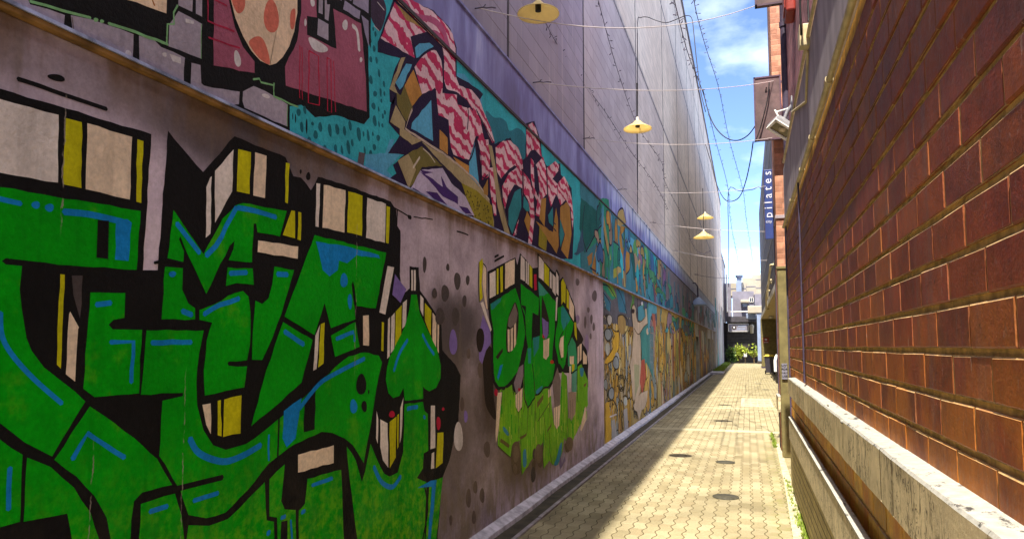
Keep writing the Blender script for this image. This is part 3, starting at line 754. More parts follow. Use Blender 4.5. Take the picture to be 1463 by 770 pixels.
# wheelie bin
a = at_z(1096.5, 535); 
BN = thing('wheelie_bin', 'dark wheeled rubbish bin with a yellow lid beside the brick corner', 'bin', (1.20, 43.5, 0))
bx, by = 1.20, 43.5
mb = MB(); prof = [(.22,.24,.10),(.29,.33,1.02)]
vs = []
for (hx, hy, z) in prof: vs += [(bx-hx,by-hy,z),(bx+hx,by-hy,z),(bx+hx,by+hy,z),(bx-hx,by+hy,z)]
mb.add(vs, [(0,3,2,1),(0,1,5,4),(1,2,6,5),(2,3,7,6),(3,0,4,7),(4,5,6,7)]); mb.build('body', M['bin'], BN, .02)
mb = MB(); mb.box(bx-.33, bx+.33, by-.37, by+.37, 1.02, 1.07); mb.box(bx-.24, bx+.24, by-.28, by+.30, 1.07, 1.14); mb.build('lid', M['binlid'], BN, .03)
for s in (-1, 1):
    mb = MB(); mb.tube([(bx+s*.20,by+.28,.11),(bx+s*.27,by+.28,.11)], .11, 16); mb.build('wheel', M['black'], BN)
mb = MB(); mb.tube([(bx-.22,by+.38,.98),(bx-.22,by+.43,1.0),(bx+.22,by+.43,1.0),(bx+.22,by+.38,.98)], .018); mb.build('handle', M['bin'], BN)

# ================================================================== white building across the end
YE2 = 72.0
EB = thing('white_building', 'sunlit white building with stepped roofs closing the far end of the alley', 'building', (0,YE2,0))
def px(u, v, Y=YE2): return at_y(u, v, Y)
def pbox(m_, u0, v0, u1, v1, y0, y1, Y=None):
    a = px(u0, v0, Y or y0); b = px(u1, v1, Y or y0)
    m_.box(a.x, b.x, y0, y1, b.z, a.z)
mb = MB(); mb.box(-2.3, 3.0, 74.0, 74.3, 0, 4.0); mb.build('back_wall', M['dark'], EB)
mb = MB(); mb.box(-8, -2.22, 71.9, 74, 0, 5.0); mb.build('side_wall', M['lilac'], EB)
mb = MB(); mb.box(-1.9, 1.3, 72.1, 74, 4.0, 4.55); mb.build('lintel', M['darkclad'], EB)
mb = MB(); pbox(mb, 1046, 416.5, 1078, 458, 73.0, 76); mb.build('front_wall', M['lilac'], EB)
mb = MB(); pbox(mb, 1078, 420, 1100, 450, 72.6, 80); mb.build('side_block', M['lilac'], EB)
mb = MB(); pbox(mb, 1044, 404, 1066, 423, 76.0, 79); mb.build('white_parapet', M['whitewall'], EB)
mb = MB(); pbox(mb, 1060, 397, 1080, 421, 78.0, 84); mb.build('white_parapet', M['whitewall'], EB)
mb = MB(); pbox(mb, 1074, 392.5, 1110, 423, 82.0, 90); mb.build('white_parapet', M['whitewall'], EB)
mb = MB()
for u0, v0, u1, v1, Y_ in ((1074,399,1090,399.5,81.97),(1062,409,1080,409.6,77.97),(1066,404,1066.6,421,77.96),(1078,404,1078.6,422,81.96),(1044,412,1066,412.5,75.97),(1074,411,1092,411.5,81.97)): 
    mb = MB(); pbox(mb, u0, v0, u1, v1, Y_, Y_+.02, Y_); mb.build('panel_seam', M['lilac'], EB)
mb = MB(); pbox(mb, 1030, 405, 1046, 460, 78.0, 79); mb.build('grey_wall', M['lilac'], EB)
mb = MB(); pbox(mb, 1044, 422.4, 1080, 424, 75.7, 75.95); mb.build('eave_shade_strip', M['darkclad'], EB)  # dark strip stands in for shade under the parapet
mb = MB(); pbox(mb, 1070.5, 425, 1076.5, 431.5, 72.93, 72.98); w_ = mb.build('window', M['glass'], EB)
mb = MB(); a = px(1070.2, 424.7, 72.9); b = px(1076.8, 431.8, 72.9)
for q in ((a.x,b.x,a.z-.05,a.z),(a.x,b.x,b.z,b.z+.05),(a.x,a.x+.05,b.z,a.z),(b.x-.05,b.x,b.z,a.z),((a.x+b.x)/2-.02,(a.x+b.x)/2+.02,b.z,a.z)): mb.box(q[0],q[1],72.9,72.96,q[2],q[3])
mb.build('frame', M['white'], w_)
mb = MB(); pbox(mb, 1058, 428, 1070, 432, 71.6, 72.98); mb.build('awning', M['whitewall'], EB, .05)
mb = MB(); pbox(mb, 1061, 433, 1067, 438, 72.3, 72.98); mb.build('vent_box', M['bluegrey'], EB)
a = px(1052, 412, 75.5); b = px(1060, 440, 75.5)
mb = MB(); mb.box(a.x, b.x, 75.0, 75.9, b.z, px(1056,401,75.5).z); d_ = mb.build('duct', M['bluegrey'], EB)
c0 = px(1056.2, 402, 75.4); r = (px(1062,395,75.4).x - px(1051,395,75.4).x)/2
mb = MB(); mb.lathe((c0.x,75.4,c0.z), [(.25*r,-.0),(.62*r,.03),(.66*r,.35),(.95*r,.42),(1.0*r,.60),(1.05*r,.66),(.0,.70)], 20); mb.build('cowl', M['bluegrey'], d_)
a = px(1039, 445.5, 71.0); b = px(1076, 445.5, 71.0)
mb = MB(); mb.tube([(a.x,71.0,8.6),(a.x,71.0,a.z),(b.x,71.0,a.z)], .075, 8); mb.build('pipe', M['white'], EB)
mb = MB(); mb.box(-1.9, .95, 73.2, 73.35, 0, 4.0); rd_ = mb.build('roller_door', M['dark'], EB)
mb = MB()
for k in range(13): mb.box(-1.9, .95, 73.17, 73.2, .3*k+.02, .3*k+.05)
mb.build('slat', M['darkclad'], rd_)
mb = MB(); pbox(mb, 1068, 437, 1090, 447, 69.4, 72.0, 69.4); mb.build('canopy', M['whitewall'], EB, .06)
mb = MB(); pbox(mb, 1066, 447.5, 1080, 455, 70.2, 71.6, 70.2); mb.build('fan_unit', M['bluegrey'], EB, .05)
CL = thing('column', 'slender blue grey column holding up the far canopy beside the olive pier', 'column', (1.05,69.5,0))
a = px(1082.5, 500, 69.5); b = px(1090, 500, 69.5)
mb = MB(); mb.box(a.x, b.x, 69.5, 70.0, .25, px(1086,446,69.5).z); mb.build('shaft', M['bluegrey'], CL, .02)
mb = MB(); mb.box(a.x-.06, b.x+.06, 69.44, 70.06, 0, .25); mb.build('base', M['dark'], CL)
SG = thing('shop_sign', 'long pale sign board with a round dark emblem above the shadowed roller door', 'sign', (-.8,71.7,3.1))
a = px(1041, 463, 71.6); b = px(1069, 473, 71.6)
mb = MB(); mb.box(a.x, b.x, 71.6, 71.75, b.z, a.z); mb.build('panel', M['lilac'], SG, .02)
mb = MB()
for q in ((a.x-.03,b.x+.03,a.z,a.z+.04),(a.x-.03,b.x+.03,b.z-.04,b.z),(a.x-.04,a.x,b.z,a.z),(b.x,b.x+.04,b.z,a.z)): mb.box(q[0],q[1],71.57,71.78,q[2],q[3])
mb.build('frame', M['white'], SG)
zc = (a.z+b.z)/2
mb = MB(); mb.lathe((0,0,0), [(0,.002),(.21,.0)], 24); e_ = a.x + (b.x-a.x)*.28; mb.v = [(e_+v[0], 71.592, zc+v[1]) for v in mb.v]; mb.build('emblem', M['dark'], SG)
mb = MB(); mb.lathe((0,0,0), [(0,.002),(.07,.0)], 14); mb.v = [(e_+v[0], 71.586, zc+.03+v[1]*1.5) for v in mb.v]; mb.build('emblem', M['signwhite'], SG)
mb = MB()
for k, (zz, hh, n_) in enumerate(((zc+.13,.10,5),(zc-.12,.14,6))):
    x = a.x + (b.x-a.x)*(.50 if k == 0 else .45); 
    for i in range(n_):
        w = rnd.uniform(.06,.13); mb.box(x, x+w, 71.590, 71.596, zz-hh*.5*rnd.uniform(.7,1), zz+hh*.5); x += w+.04
mb.build('lettering', M['bluegrey'], SG)
for k in range(1):
    HL = thing('hanging_lantern', 'pale hanging bottle-shaped lantern right of the long shop sign', 'lantern', (.35,71.4,2.9))
    p = px(1074, 470, 71.4)
    mb = MB(); mb.lathe((p.x,71.4,p.z-.42), [(.0,0),(.16,.02),(.18,.5),(.20,.55),(.22,.75),(.12,.86),(.0,.88)], 16); mb.build('glass_body', M['whitewall'], HL)
    mb = MB(); mb.tube([(p.x,71.4,p.z+.45),(p.x,71.4,p.z+1.3)], .02); mb.build('cord', M['black'], HL)
NB = thing('notice', 'small white notice plate low between the two far plants', 'notice', (0,71.9,.7))
a = px(1062.5, 502.5, 71.8); b = px(1067, 509.5, 71.8)
mb = MB(); mb.box(a.x, b.x, 71.8, 71.83, b.z, a.z); mb.build('plate', M['white'], NB)
mb = MB(); mb.box(a.x+.1, a.x+.14, 71.83, 71.87, 0, a.z); mb.build('stake', M['wood'], NB)

def leafy(root, name, c, rx, ry, rz, n, mat, size, seed):
    r_ = random.Random(seed); m_ = MB()
    cl = [(r_.gauss(0,.45), r_.gauss(0,.45), r_.gauss(0,.45)) for _ in range(9)]
    for i in range(n):
        k = r_.choice(cl)
        p = Vector((c[0] + rx*(k[0]+r_.gauss(0,.28)), c[1] + ry*(k[1]+r_.gauss(0,.28)), max(.05, c[2] + rz*(k[2]+r_.gauss(0,.28)))))
        d = Vector((r_.gauss(0,1), r_.gauss(0,1), r_.gauss(.5,.7))).normalized(); s_ = d.cross(Vector((r_.gauss(0,1),r_.gauss(0,1),r_.gauss(0,1)))).normalized()
        L_ = size*r_.uniform(.6,1.4); w = L_*.32
        m_.add([p, p+d*L_*.5+s_*w, p+d*L_, p+d*L_*.5-s_*w], [(0,1,2,3)])
    return m_.build(name, mat, root)
def plant(label, c, rx, rz, n, mat, size, seed, cat='shrub'):
    t = thing('shrub', label, cat, (c[0], c[1], 0))
    s_ = MB(); r_ = random.Random(seed+5)
    for k in range(6): s_.tube([(c[0]+r_.uniform(-.06,.06),c[1],0),(c[0]+r_.uniform(-.2,.2)*rx,c[1]+r_.uniform(-.1,.1),c[2]*.6),(c[0]+r_.uniform(-.6,.6)*rx,c[1]+r_.uniform(-.3,.3),c[2]+rz*.3)], .02, 5)
    s_.build('stem', M['wood'], t)
    leafy(t, 'foliage', c, rx, rx*.7, rz, n, mat, size, seed)
p = px(1056, 501, 70.6)
plant('bright yellow green shrub in the sun at the far end, left of the white notice', (p.x,70.6,p.z), .62, .62, 420, M['leaf'], .26, 3)
p = px(1043, 505, 70.2)
plant('dark green bush in shade against the far end of the graffiti wall', (p.x-.05,70.2,p.z), .45, .75, 420, M['leafdark'], .22, 4)
p = px(1077, 505, 70.8)
plant('thin pale leafed shrub right of the white notice, near the blue column', (p.x,70.8,p.z), .42, .45, 120, M['leaf'], .24, 8)

# ================================================================== covers in the paving
def cover(label, u, v, r):
    p = at_z(u, v, 0); t = thing('manhole_cover', label, 'manhole cover', (p.x,p.y,0))
    m_ = MB(); m_.lathe((p.x,p.y,0), [(0,.010),(r*.93,.010),(r*.95,.006)], 28); m_.build('lid', M['iron'], t)
    m_ = MB(); m_.lathe((p.x,p.y,0), [(r*.95,.005),(r*.96,.011),(r,.011),(r*1.02,.002)], 28); m_.build('rim', M['iron'], t)
cover('nearest round rusty iron cover in the sunlit paving', 1037, 710, .135)
cover('round rusty iron cover in the paving, next one beyond the nearest', 1036.5, 660.5, .125)
for lab, u, v in (('small dark round cover, nearest of the three far ones along the brick side', 1094, 556.5),('small dark round cover in the paving, middle one of the three far ones', 1083, 548),('small dark round cover in the paving, farthest of the three, beside the bin', 1094, 539.5)): cover(lab, u, v, .13)
a = at_z(1060, 582); b = at_z(1107, 568)
AC = thing('access_cover', 'large pale rectangular access cover set in the paving between the two cross bands', 'access cover', ((-.15+.55)/2, 21.3, 0))
x0, x1, y0, y1 = -.22, .62, 19.9, 23.1
mb = MB(); mb.box(x0, x1, y0, y1, -.02, .006); mb.build('surround', M['sand'], AC)
mb = MB()
for i in range(4):
    for k in range(3): mb.box(x0+.10+i*.18, x0+.10+i*.18+.16, y0+.25+k*.92, y0+.25+k*.92+.84, .0, .012)
mb.build('lid', M['coverc'], AC)

# ================================================================== weeds
def tufts(name, spots, n, h, mat, seed):
    r_ = random.Random(seed); m_ = MB()
    for i in range(n):
        x0, x1, y0, y1 = r_.choice(spots); x = r_.uniform(x0, x1); y = y0 + (y1-y0)*r_.random()**1.2
        for k in range(5):
            a_ = r_.uniform(0, 2*pi); hh = h*r_.uniform(.4,1.3); w = .004 + .06*h*r_.random()
            px_, py_ = x + r_.gauss(0,.012), y + r_.gauss(0,.02)
            dx, dy = cos(a_)*hh*.5, sin(a_)*hh*.5
            m_.add([(px_-w*sin(a_),py_+w*cos(a_),0),(px_+w*sin(a_),py_-w*cos(a_),0),(px_+dx,py_+dy,hh)], [(0,1,2)])
    return tag(m_.build(name, mat), 'bright green weeds and grass growing along the edges of the paving', 'weeds', kind='stuff')
g1 = tufts('grass', [(.40,.45,6.0,7.2),(.385,.44,6.8,9.3),(.36,.40,12.0,14),(.40,.445,5.2,6.6)], 420, .035, M['grass'], 1)
g2 = tufts('far_grass', [(-2.1,-1.55,46,70)], 1600, .16, M['grass'], 2)
g2['label'] = 'strip of bright grass at the far foot of the graffiti wall'

# ================================================================== wires, cables, lamps
def catmull(pts, n=6, closed=False):
    P_ = [Vector(p) for p in pts]; out = []; L_ = len(P_)
    for i in range(L_ if closed else L_-1):
        if closed: p0, p1, p2, p3 = P_[i-1], P_[i], P_[(i+1)%L_], P_[(i+2)%L_]
        else: p0, p1, p2, p3 = P_[max(i-1,0)], P_[i], P_[i+1], P_[min(i+2,L_-1)]
        for k in range(n):
            t = k/n
            out.append(.5*((2*p1) + (p2-p0)*t + (2*p0-5*p1+4*p2-p3)*t*t + (3*p1-p0-3*p2+p3)*t*t*t))
    if not closed: out.append(P_[-1])
    return out
def wire(label, pts, r, mat, name='overhead_wire', cat='wire', sub=6, group=None):
    m_ = MB(); m_.tube(catmull(pts, sub), r, 6, cap=False)
    o = m_.build(name, mat); tag(o, label, cat, group); return o
def span(u0, v0, um, vm, u1, v1, Y1, X0=XL+.03):
    a = at_x(u0, v0, X0); b = at_y(u1, v1, Y1); t = .45
    m_ = a.lerp(b, t)
    return [a, b, m_]
GW = 'wires strung across the alley'
def cross(label, u0, v0, u1, v1, Y1, sag, r=.0042, mat=None):
    a = at_x(u0, v0, XL+.02); b = at_y(u1, v1, Y1)
    pts = [a.lerp(b, i/8) - Vector((0,0,sag*4*(i/8)*(1-i/8))) for i in range(9)]
    o = wire(label, pts, r, mat or M['wire'], sub=2, group=GW)
    h = MB(); h.tube([a + Vector((-.03,0,0)), a + Vector((.05,0,.0)), a + Vector((.06,.02,.03))], .006, 6)
    h.tube([a + (b-a)*.012*i + Vector((0,0,.006*(i%2))) for i in range(5)], .006, 6); h.build('hook', M['darkpipe'], o)
    return a, b
GW = 'wires strung across the alley'
w1 = cross('pale wire carrying the nearest yellow lamp to the topmost board', 683, 12, 1079, 9, 8.3, .22)
w2 = cross('pale wire carrying the second nearest yellow lamp to the brown board', 765, 118, 1106, 116, 11.1, .12)
w3 = cross('third pale wire across, fixed to the lower corner of the brown board', 836, 198, 1106, 197, 11.1, .10)
w4 = cross('pale wire across just above the pair of far yellow lamps', 884, 271, 1094, 266, 15.4, .10)
w5 = cross('fifth pale wire across, level with the pair of far yellow lamps', 930, 318, 1094, 331, 15.6, .05, .005)
w6 = cross('thin pale wire across below the pair of far yellow lamps', 962, 358, 1096, 372, 24, .1, .006)
w7 = cross('dark sagging wire across in front of the white building', 992, 392, 1090, 388, 40, .25, .010, M['darkpipe'])

def lamp(label, u, v, d, dia, wab):
    c = at_d(u, v, d); r = dia/2
    t = thing('pendant_lamp', label, 'lamp', (c.x,c.y,c.z), 'yellow cone lamps over the alley')
    h = r*.60
    m_ = MB(); m_.lathe((c.x,c.y,c.z), [(.030,h+.006),(r*.35,h*.72),(r*.72,h*.34),(r*.985,.012),(r,.0),(r*.985,.002),(r*.70,h*.32),(r*.33,h*.69),(.022,h-.004)], 40)
    m_.build('shade', M['shade'], t)
    m_ = MB(); m_.tube([(c.x,c.y,c.z+h),(c.x,c.y,c.z+h*.25)], .028, 12); m_.build('bulb_socket', M['black'], t)
    m_ = MB(); m_.tube([(c.x,c.y,c.z+h-.01),(c.x,c.y,c.z+h+.05)], .016, 10); m_.build('cap', M['white'], t)
    a, b = wab; tt = (c.y-a.y)/(b.y-a.y) if abs(b.y-a.y) > .5 else (c.x-a.x)/(b.x-a.x)
    q = a.lerp(b, max(.02, min(.98, tt)))
    m_ = MB(); m_.tube([(c.x,c.y,c.z+h+.04),(c.x,c.y,max(c.z+h+.1, q.z - .0))], .007, 6); m_.build('cord', M['black'], t)
def on_wire(wab, u, lo=0.0):
    a, b = wab; best = None
    for i in range(400):
        q = a.lerp(b, i/400)
        uu = proj(q)[0]
        if best is None or abs(uu-u) < best[0]: best = (abs(uu-u), q)
    return best[1]
q = on_wire(w1, 769); lamp('largest and nearest yellow cone lamp, hanging at the top of the alley', 769, 21, proj(q)[2], 60/1000*proj(q)[2], (q, q + Vector((1,0,0))))
q = on_wire(w2, 911); lamp('second nearest yellow cone lamp, hanging below the black conduit bend', 911, 185, proj(q)[2], 40/1000*proj(q)[2], (q, q + Vector((1,0,0))))
q = on_wire(w4, 1005); d4 = proj(q)[2]; lamp('lower and larger of the two far yellow cone lamps', 1005.5, 340, d4, 29/1000*d4, (q, q + Vector((1,0,0))))
q = on_wire(w6, 1007); lamp('upper and smaller of the two far yellow cone lamps', 1007.5, 312, 17.5, .40, (q, q + Vector((1,0,0))))

# black supply cables
Yc = 13.6
def path_y(px_, y0, y1): return [at_y(u, v, y0 + (y1-y0)*i/max(1,len(px_)-1)) for i, (u, v) in enumerate(px_)]
cab = [at_x(911, 292, XL+.03), at_x(911, 230, XL+.03), at_x(911, 120, XL+.03), at_x(911, 34, XL+.03)]
yk = cab[-1].y
cab += path_y([(915,26),(925,25),(938,30),(952,33),(967,28),(980,23),(988,26),(991,45),(995,85),(1001,130),(1008,160)], yk-.2, 12.2)
wire('black cable rising up the pale wall behind the second nearest yellow lamp and bending over', cab, .008, M['black'], 'power_cable', 'cable', 4)
wire('black cable hanging in a deep loop below the brown board', path_y([(1004,128),(1012,160),(1022,182),(1037,197),(1053,201),(1068,194),(1080,178),(1089,155),(1095,125)], 12.2, 11.05), .009, M['black'], 'power_cable', 'cable', 4)
wire('second black cable hanging in a loop against the clouds', path_y([(1008,207),(1016,233),(1023,261),(1033,282),(1043,288),(1056,282),(1065,261),(1072,230),(1076,203)], 17, 11.1), .009, M['black'], 'power_cable', 'cable', 4)
wire('black cable with a shallow sag running to the blue blade sign', path_y([(1041,410),(1041,340),(1041,272),(1056,273),(1075,271),(1086,268),(1090,290),(1092,312)], 17, 15.45), .008, M['black'], 'power_cable', 'cable', 4)
wire('dark cable running down across the face of the brown board', path_y([(1099,118),(1097,140),(1090,170),(1084,190),(1078,204)], 11.03, 11.03), .009, M['black'], 'power_cable', 'cable', 4)
def fairy(label, px_, y0, y1, seed, r=.007, step=.15):
    pts = catmull(path_y(px_, y0, y1), 8); r_ = random.Random(seed)
    t = thing('string_lights', label, 'string lights', tuple(pts[0]), 'strings of unlit fairy lights')
    m_ = MB(); m_.tube(pts, r, 5, cap=False); m_.build('cord', M['darkpipe'], t)
    acc = 0; nxt = .1; step = max(step, sum((pts[k+1]-pts[k]).length for k in range(len(pts)-1))/92); bulb = None
    for i in range(len(pts)-1):
        d = (pts[i+1]-pts[i]); L_ = d.length; dn = d.normalized()
        while nxt < acc + L_:
            q = pts[i] + dn*(nxt-acc); v = Vector((r_.gauss(0,1), r_.gauss(0,.4), r_.gauss(-.2,1))).normalized()
            if bulb is None:
                b = MB(); b.tube([(0,0,0), (0,0,.04)], .004, 4); b.tube([(0,0,.035), (0,0,.07)], .007, 5); bulb = b.build('bulb', M['darkpipe']); o = bulb
            else:
                o = bulb.copy(); COL.objects.link(o)
            sc_ = .7 if r < .0065 else 1.0; o.scale = (sc_,)*3
            o.parent = t; o.location = q - pts[0]; o.rotation_euler = v.to_track_quat('Z', 'Y').to_euler()
            nxt += step*r_.uniform(.6,1.4)
        acc += L_
fairy('long string of fairy lights crossing the open sky from top to far end', [(989,-40),(993,10),(1008,67),(1027,127),(1042,200),(1061,270),(1066,310),(1072,350),(1078,388)], 8, 36, 11)
fairy('string of fairy lights skirting the roof edge, left of the one across the sky', [(963,0),(984,80),(1005,135),(1022,200),(1040,268),(1043,310),(1050,350),(1056,378)], 9, 34, 12)
fairy('string of fairy lights draped before the pale wall between the second and far lamps', [(853,-5),(882,100),(912,182),(945,232),(951,262),(975,310),(990,350),(1003,362),(1016,358)], 7.5, 24, 13, .004)
fairy('string of fairy lights on the wall passing behind the nearest lamp', [(775,25),(800,70),(835,120),(868,165),(900,215),(935,262),(955,300)], 7.0, 15.5, 14, .004)

# ================================================================== PAINT ON THE LEFT WALL
# Traced in the pixel grid of enlarged crops, laid on the wall's own plane as thin coats of paint.
CROPS = {'A':(0,0,2.96),'B':(250,0,2.3325),'C':(0,180,2.5656),'D':(0,470,2.5656),'E':(220,180,2.5654),'F':(400,230,2.5667),
 'G':(220,470,2.5667),'H':(420,470,2.568),'P':(530,0,4.8125),'Q':(550,120,3.669),'R':(680,160,3.665),'S':(670,350,4.527),'T':(740,350,4.531),
 'U':(690,500,4.05),'V':(810,230,4.529),'W':(855,390,3.08),'i':(685,360,4.8125),'j':(685,520,4.8125),'k':(858,400,6.4125),'l':(858,520,6.4125),'a':(230,0,4.276),'b':(380,0,4.278),'c':(0,0,5.852),'d':(380,120,4.527),'x':(0,0,1.0)}
K=(.010,.009,.010); KB=(.022,.014,.010); G=(.0015,.325,.004); G2=(.004,.23,.02); LM=(.14,.43,.012); BL=(.008,.22,.62); YL=(.55,.52,.008); WH=(.74,.66,.64); BE=(.78,.62,.48)
GY=(.36,.31,.39); MV=(.32,.09,.15); CR=(.78,.58,.42); SP=(.66,.17,.12); LG=(.20,.42,.19); RD=(.46,.012,.05)
TL=(.04,.40,.50); TD=(.015,.13,.17); TB=(.10,.37,.60); IN=(.022,.012,.045); PK=(.72,.47,.55,0.0); PD=(.52,.03,.12); OR=(.50,.24,.06); OC=(.40,.21,.05); OL=(.17,.14,.04); TN=(.38,.30,.17); YO=(.27,.22,.02)
LI=(.50,.42,.60); PU=(.06,.022,.15); PP=(.22,.15,.47); DG=(.075,.06,.062); WM=(.60,.55,.58)

class Mural:
    def __init__(s, X): s.X = X; s.items = []; s.mb = MB()
    def pt(s, c, x, y):
        ox, oy, k = CROPS[c]; p = at_x(ox + x/k, oy + y/k, s.X); return (p.y, p.z)
    def raw(s, pts, col):
        ys = [p[0] for p in pts]; zs = [p[1] for p in pts]; bb = (min(ys), max(ys), min(zs), max(zs)); lay = 0
        for b2, l2 in s.items:
            if l2 >= lay and bb[0] < b2[1] and bb[1] > b2[0] and bb[2] < b2[3] and bb[3] > b2[2]: lay = l2 + 1
        s.items.append((bb, lay))
        # hand-held edges: long straight sides waver by a few millimetres
        st = .035 + .006*max(0, ys[0]); q0 = []; n_ = len(pts); ph = rnd.uniform(0, 50)
        for i in range(n_):
            a, b = pts[i], pts[(i+1) % n_]; L_ = sqrt((b[0]-a[0])**2 + (b[1]-a[1])**2); k_ = max(1, min(40, int(L_/st)))
            for j in range(k_):
                t_ = j/k_; y_ = a[0] + (b[0]-a[0])*t_; z_ = a[1] + (b[1]-a[1])*t_
                am = .0010 + .0003*max(0, y_)
                if j and L_ > .05:
                    y_ += am*(sin(z_*61+ph) + sin(z_*23+y_*17)); z_ += am*(sin(y_*53+ph) + sin(y_*19+z_*29))
                q0.append((y_, z_))
        pts = q0; X = s.X + .0008 + lay*.00022
        # drop repeated corners
        q = [pts[0]]
        for p in pts[1:]:
            if abs(p[0]-q[-1][0]) + abs(p[1]-q[-1][1]) > 1e-4: q.append(p)
        if len(q) < 3: return
        area = sum(q[i-1][0]*q[i][1] - q[i][0]*q[i-1][1] for i in range(len(q)))
        if area < 0: q.reverse()
        s.mb.add([(X, a, b) for a, b in q], [tuple(range(len(q)))], 0, col)
    def P(s, col, *seg, sm=False):
        pts = []
        for i in range(0, len(seg), 2):
            c, l = seg[i], seg[i+1]
            pts += [s.pt(c, l[j], l[j+1]) for j in range(0, len(l), 2)]
        if sm: pts = [(v.x, v.y) for v in catmull([(a, b, 0) for a, b in pts], 5, True)]
        s.raw(pts, col)
    def E(s, col, c, cx, cy, rx, ry, rot=0.0, n=20):
        pts = []
        for i in range(n):
            a = 2*pi*i/n; w = 1 + .05*sin(3*a + cx) + .04*sin(2*a + cy)
            x, y = rx*cos(a)*w, ry*sin(a)*w
            pts.append(s.pt(c, cx + x*cos(rot) - y*sin(rot), cy + x*sin(rot) + y*cos(rot)))
        s.raw(pts, col)
    def L(s, col, c, l, w, taper=0.0, sm=True):
        ox, oy, k = CROPS[c]
        q = [at_x(ox + l[j]/k, oy + l[j+1]/k, s.X) for j in range(0, len(l), 2)]
        d = sum(p.y for p in q)/len(q); W = w*d*1.12/F/2
        cl = [Vector((p.y, p.z, 0)) for p in q]
        if sm and len(cl) > 2: cl = catmull(cl, 5)
        n = len(cl); left = []; right = []
        for i, p in enumerate(cl):
            t = (cl[min(i+1,n-1)] - cl[max(i-1,0)]).normalized(); nn = Vector((-t.y, t.x, 0))
            ww = W*(1 - taper*i/(n-1))
            left.append(p + nn*ww); right.append(p - nn*ww)
        t0 = (cl[0]-cl[1]).normalized(); t1 = (cl[-1]-cl[-2]).normalized(); w1 = W*(1-taper)
        pts = left + [cl[-1] + t1*w1*.7] + right[::-1] + [cl[0] + t0*W*.7]
        s.raw([(p.x, p.y) for p in pts], col)
    def build(s, name):
        return s.mb.build(name, M['paint'], LB)

# ---------------------------------------------------------------- big green lettering
m = Mural(XL)
m.P(K,'x',[-150,80,0,127,216,192,204,386,225,386,240,187,290,246,335,195,408,225,419,252,430,254,444,272,454,253,486,262,558,288,566,300,567,322,572,330,571,390,574,420,585,412,585,380,598,382,600,415,612,432,630,460,632,500,650,520,658,536,655,600,642,657,632,682,625,770,622,860,-150,1100])
m.P(WH,'A',[-400,300,0,420,247,487],'C',[212,208,0,172,-400,110])
m.P(YL,'A',[277,500,345,518],'C',[298,228,230,214])
m.P(BE,'A',[368,522,558,580],'C',[475,270,313,232])
m.P(YL,'A',[580,590,606,598],'C',[517,283,499,278])
m.P(G,'C',[-300,190,0,225,515,312,500,527,300,515,20,485,6,495,20,508,80,513,71,600,80,680,95,770],'D',[95,30,115,80,160,140,230,195,312,265,190,466,90,415,0,345,-300,160])
m.P(G,'D',[328,283,420,345,520,425,575,475,630,570,520,598,490,630,480,700,477,770,474,900,412,860,405,770,390,690,345,610,280,540,198,478])
m.P(G,'D',[515,640,640,602,664,680,674,770,672,900,508,900,508,770])
m.P(G,'D',[-300,250,0,405,82,460,72,705,0,725,-300,790])
m.P(G,'D',[98,470,185,505,270,580,330,670,362,770,365,900,270,900,262,770,245,675,85,705])
m.P(YL,'C',[220,543,236,545,227,745],'D',[222,145,207,130,209,0])
m.P(DG,'C',[262,548,302,548,292,705,268,620])
m.P(BE,'C',[252,690,256,680,288,738],'D',[285,0,274,192,240,165])
m.P(G,'C',[330,610,458,612,455,703,415,710,397,728,412,745,520,747,512,850,510,979,345,993,304,962,318,770])
m.P(G,'G',[-29,5,181,5,164,90,154,200,157,280,180,370,215,425,262,442,335,421,400,375,470,318,540,258,600,200,660,142],'H',[200,100,257,85,310,97,322,122,303,210,290,290,275,380,255,490,240,465,215,425,185,400,140,380,100,376,50,398],'G',[490,437,420,492,340,592,260,672,190,692,125,680,95,590,40,495,18,465,30,262,105,245,105,233,-50,240,-44,190])
m.L(K,'G',[-10,607,100,580,180,560,250,543],9)
m.L(K,'G',[457,312,455,400,452,495],4,sm=False)
m.P(K,'G',[550,252,592,212,588,368,548,378])
m.P(BL,'G',[540,252,475,300,470,400,485,433,518,400,530,320])
m.P(BE,'G',[176,277,206,272,207,385,190,350]); m.P(YL,'G',[232,262,244,260,246,393,232,388]); m.P(YL,'G',[256,258,320,242,316,382,252,395])
m.P(G,'E',[165,675,215,655,270,622,325,605,345,625,352,680,352,770],'G',[350,60,340,114,272,118,268,126,272,134,340,136,330,213,185,243,181,150,192,40,203,2],'E',[212,720,165,710])
m.P(G,'E',[40,516,105,521,103,600,125,650,150,668,150,708,27,708])
m.P(G,'E',[70,308,180,470,250,340,300,290,325,283,485,312,460,405,378,390,373,358,364,358,358,500,272,492,290,450,294,420,275,440,190,615,115,455,95,405,90,415,108,460,106,498,47,488])
m.P(G,'E',[268,518,360,522,364,582,300,576,262,586])
m.P(G,'E',[370,640,395,652,418,632,432,580,440,515,512,528,465,690,435,770],'G',[395,113,358,112,360,26])
m.P(G,'F',[125,272,388,336,350,540,280,532,272,460,266,440,261,455,275,580,185,612,162,520,125,638,15,570,60,450])
m.P(G,'G',[472,-26,580,40,540,195,440,285,355,355,410,150])
m.P(G,'F',[185,640,275,590,290,680,200,718])
m.P(WH,'F',[128,640,145,600,132,762,120,768]); m.P(YL,'F',[148,598,162,592,158,742,138,757])
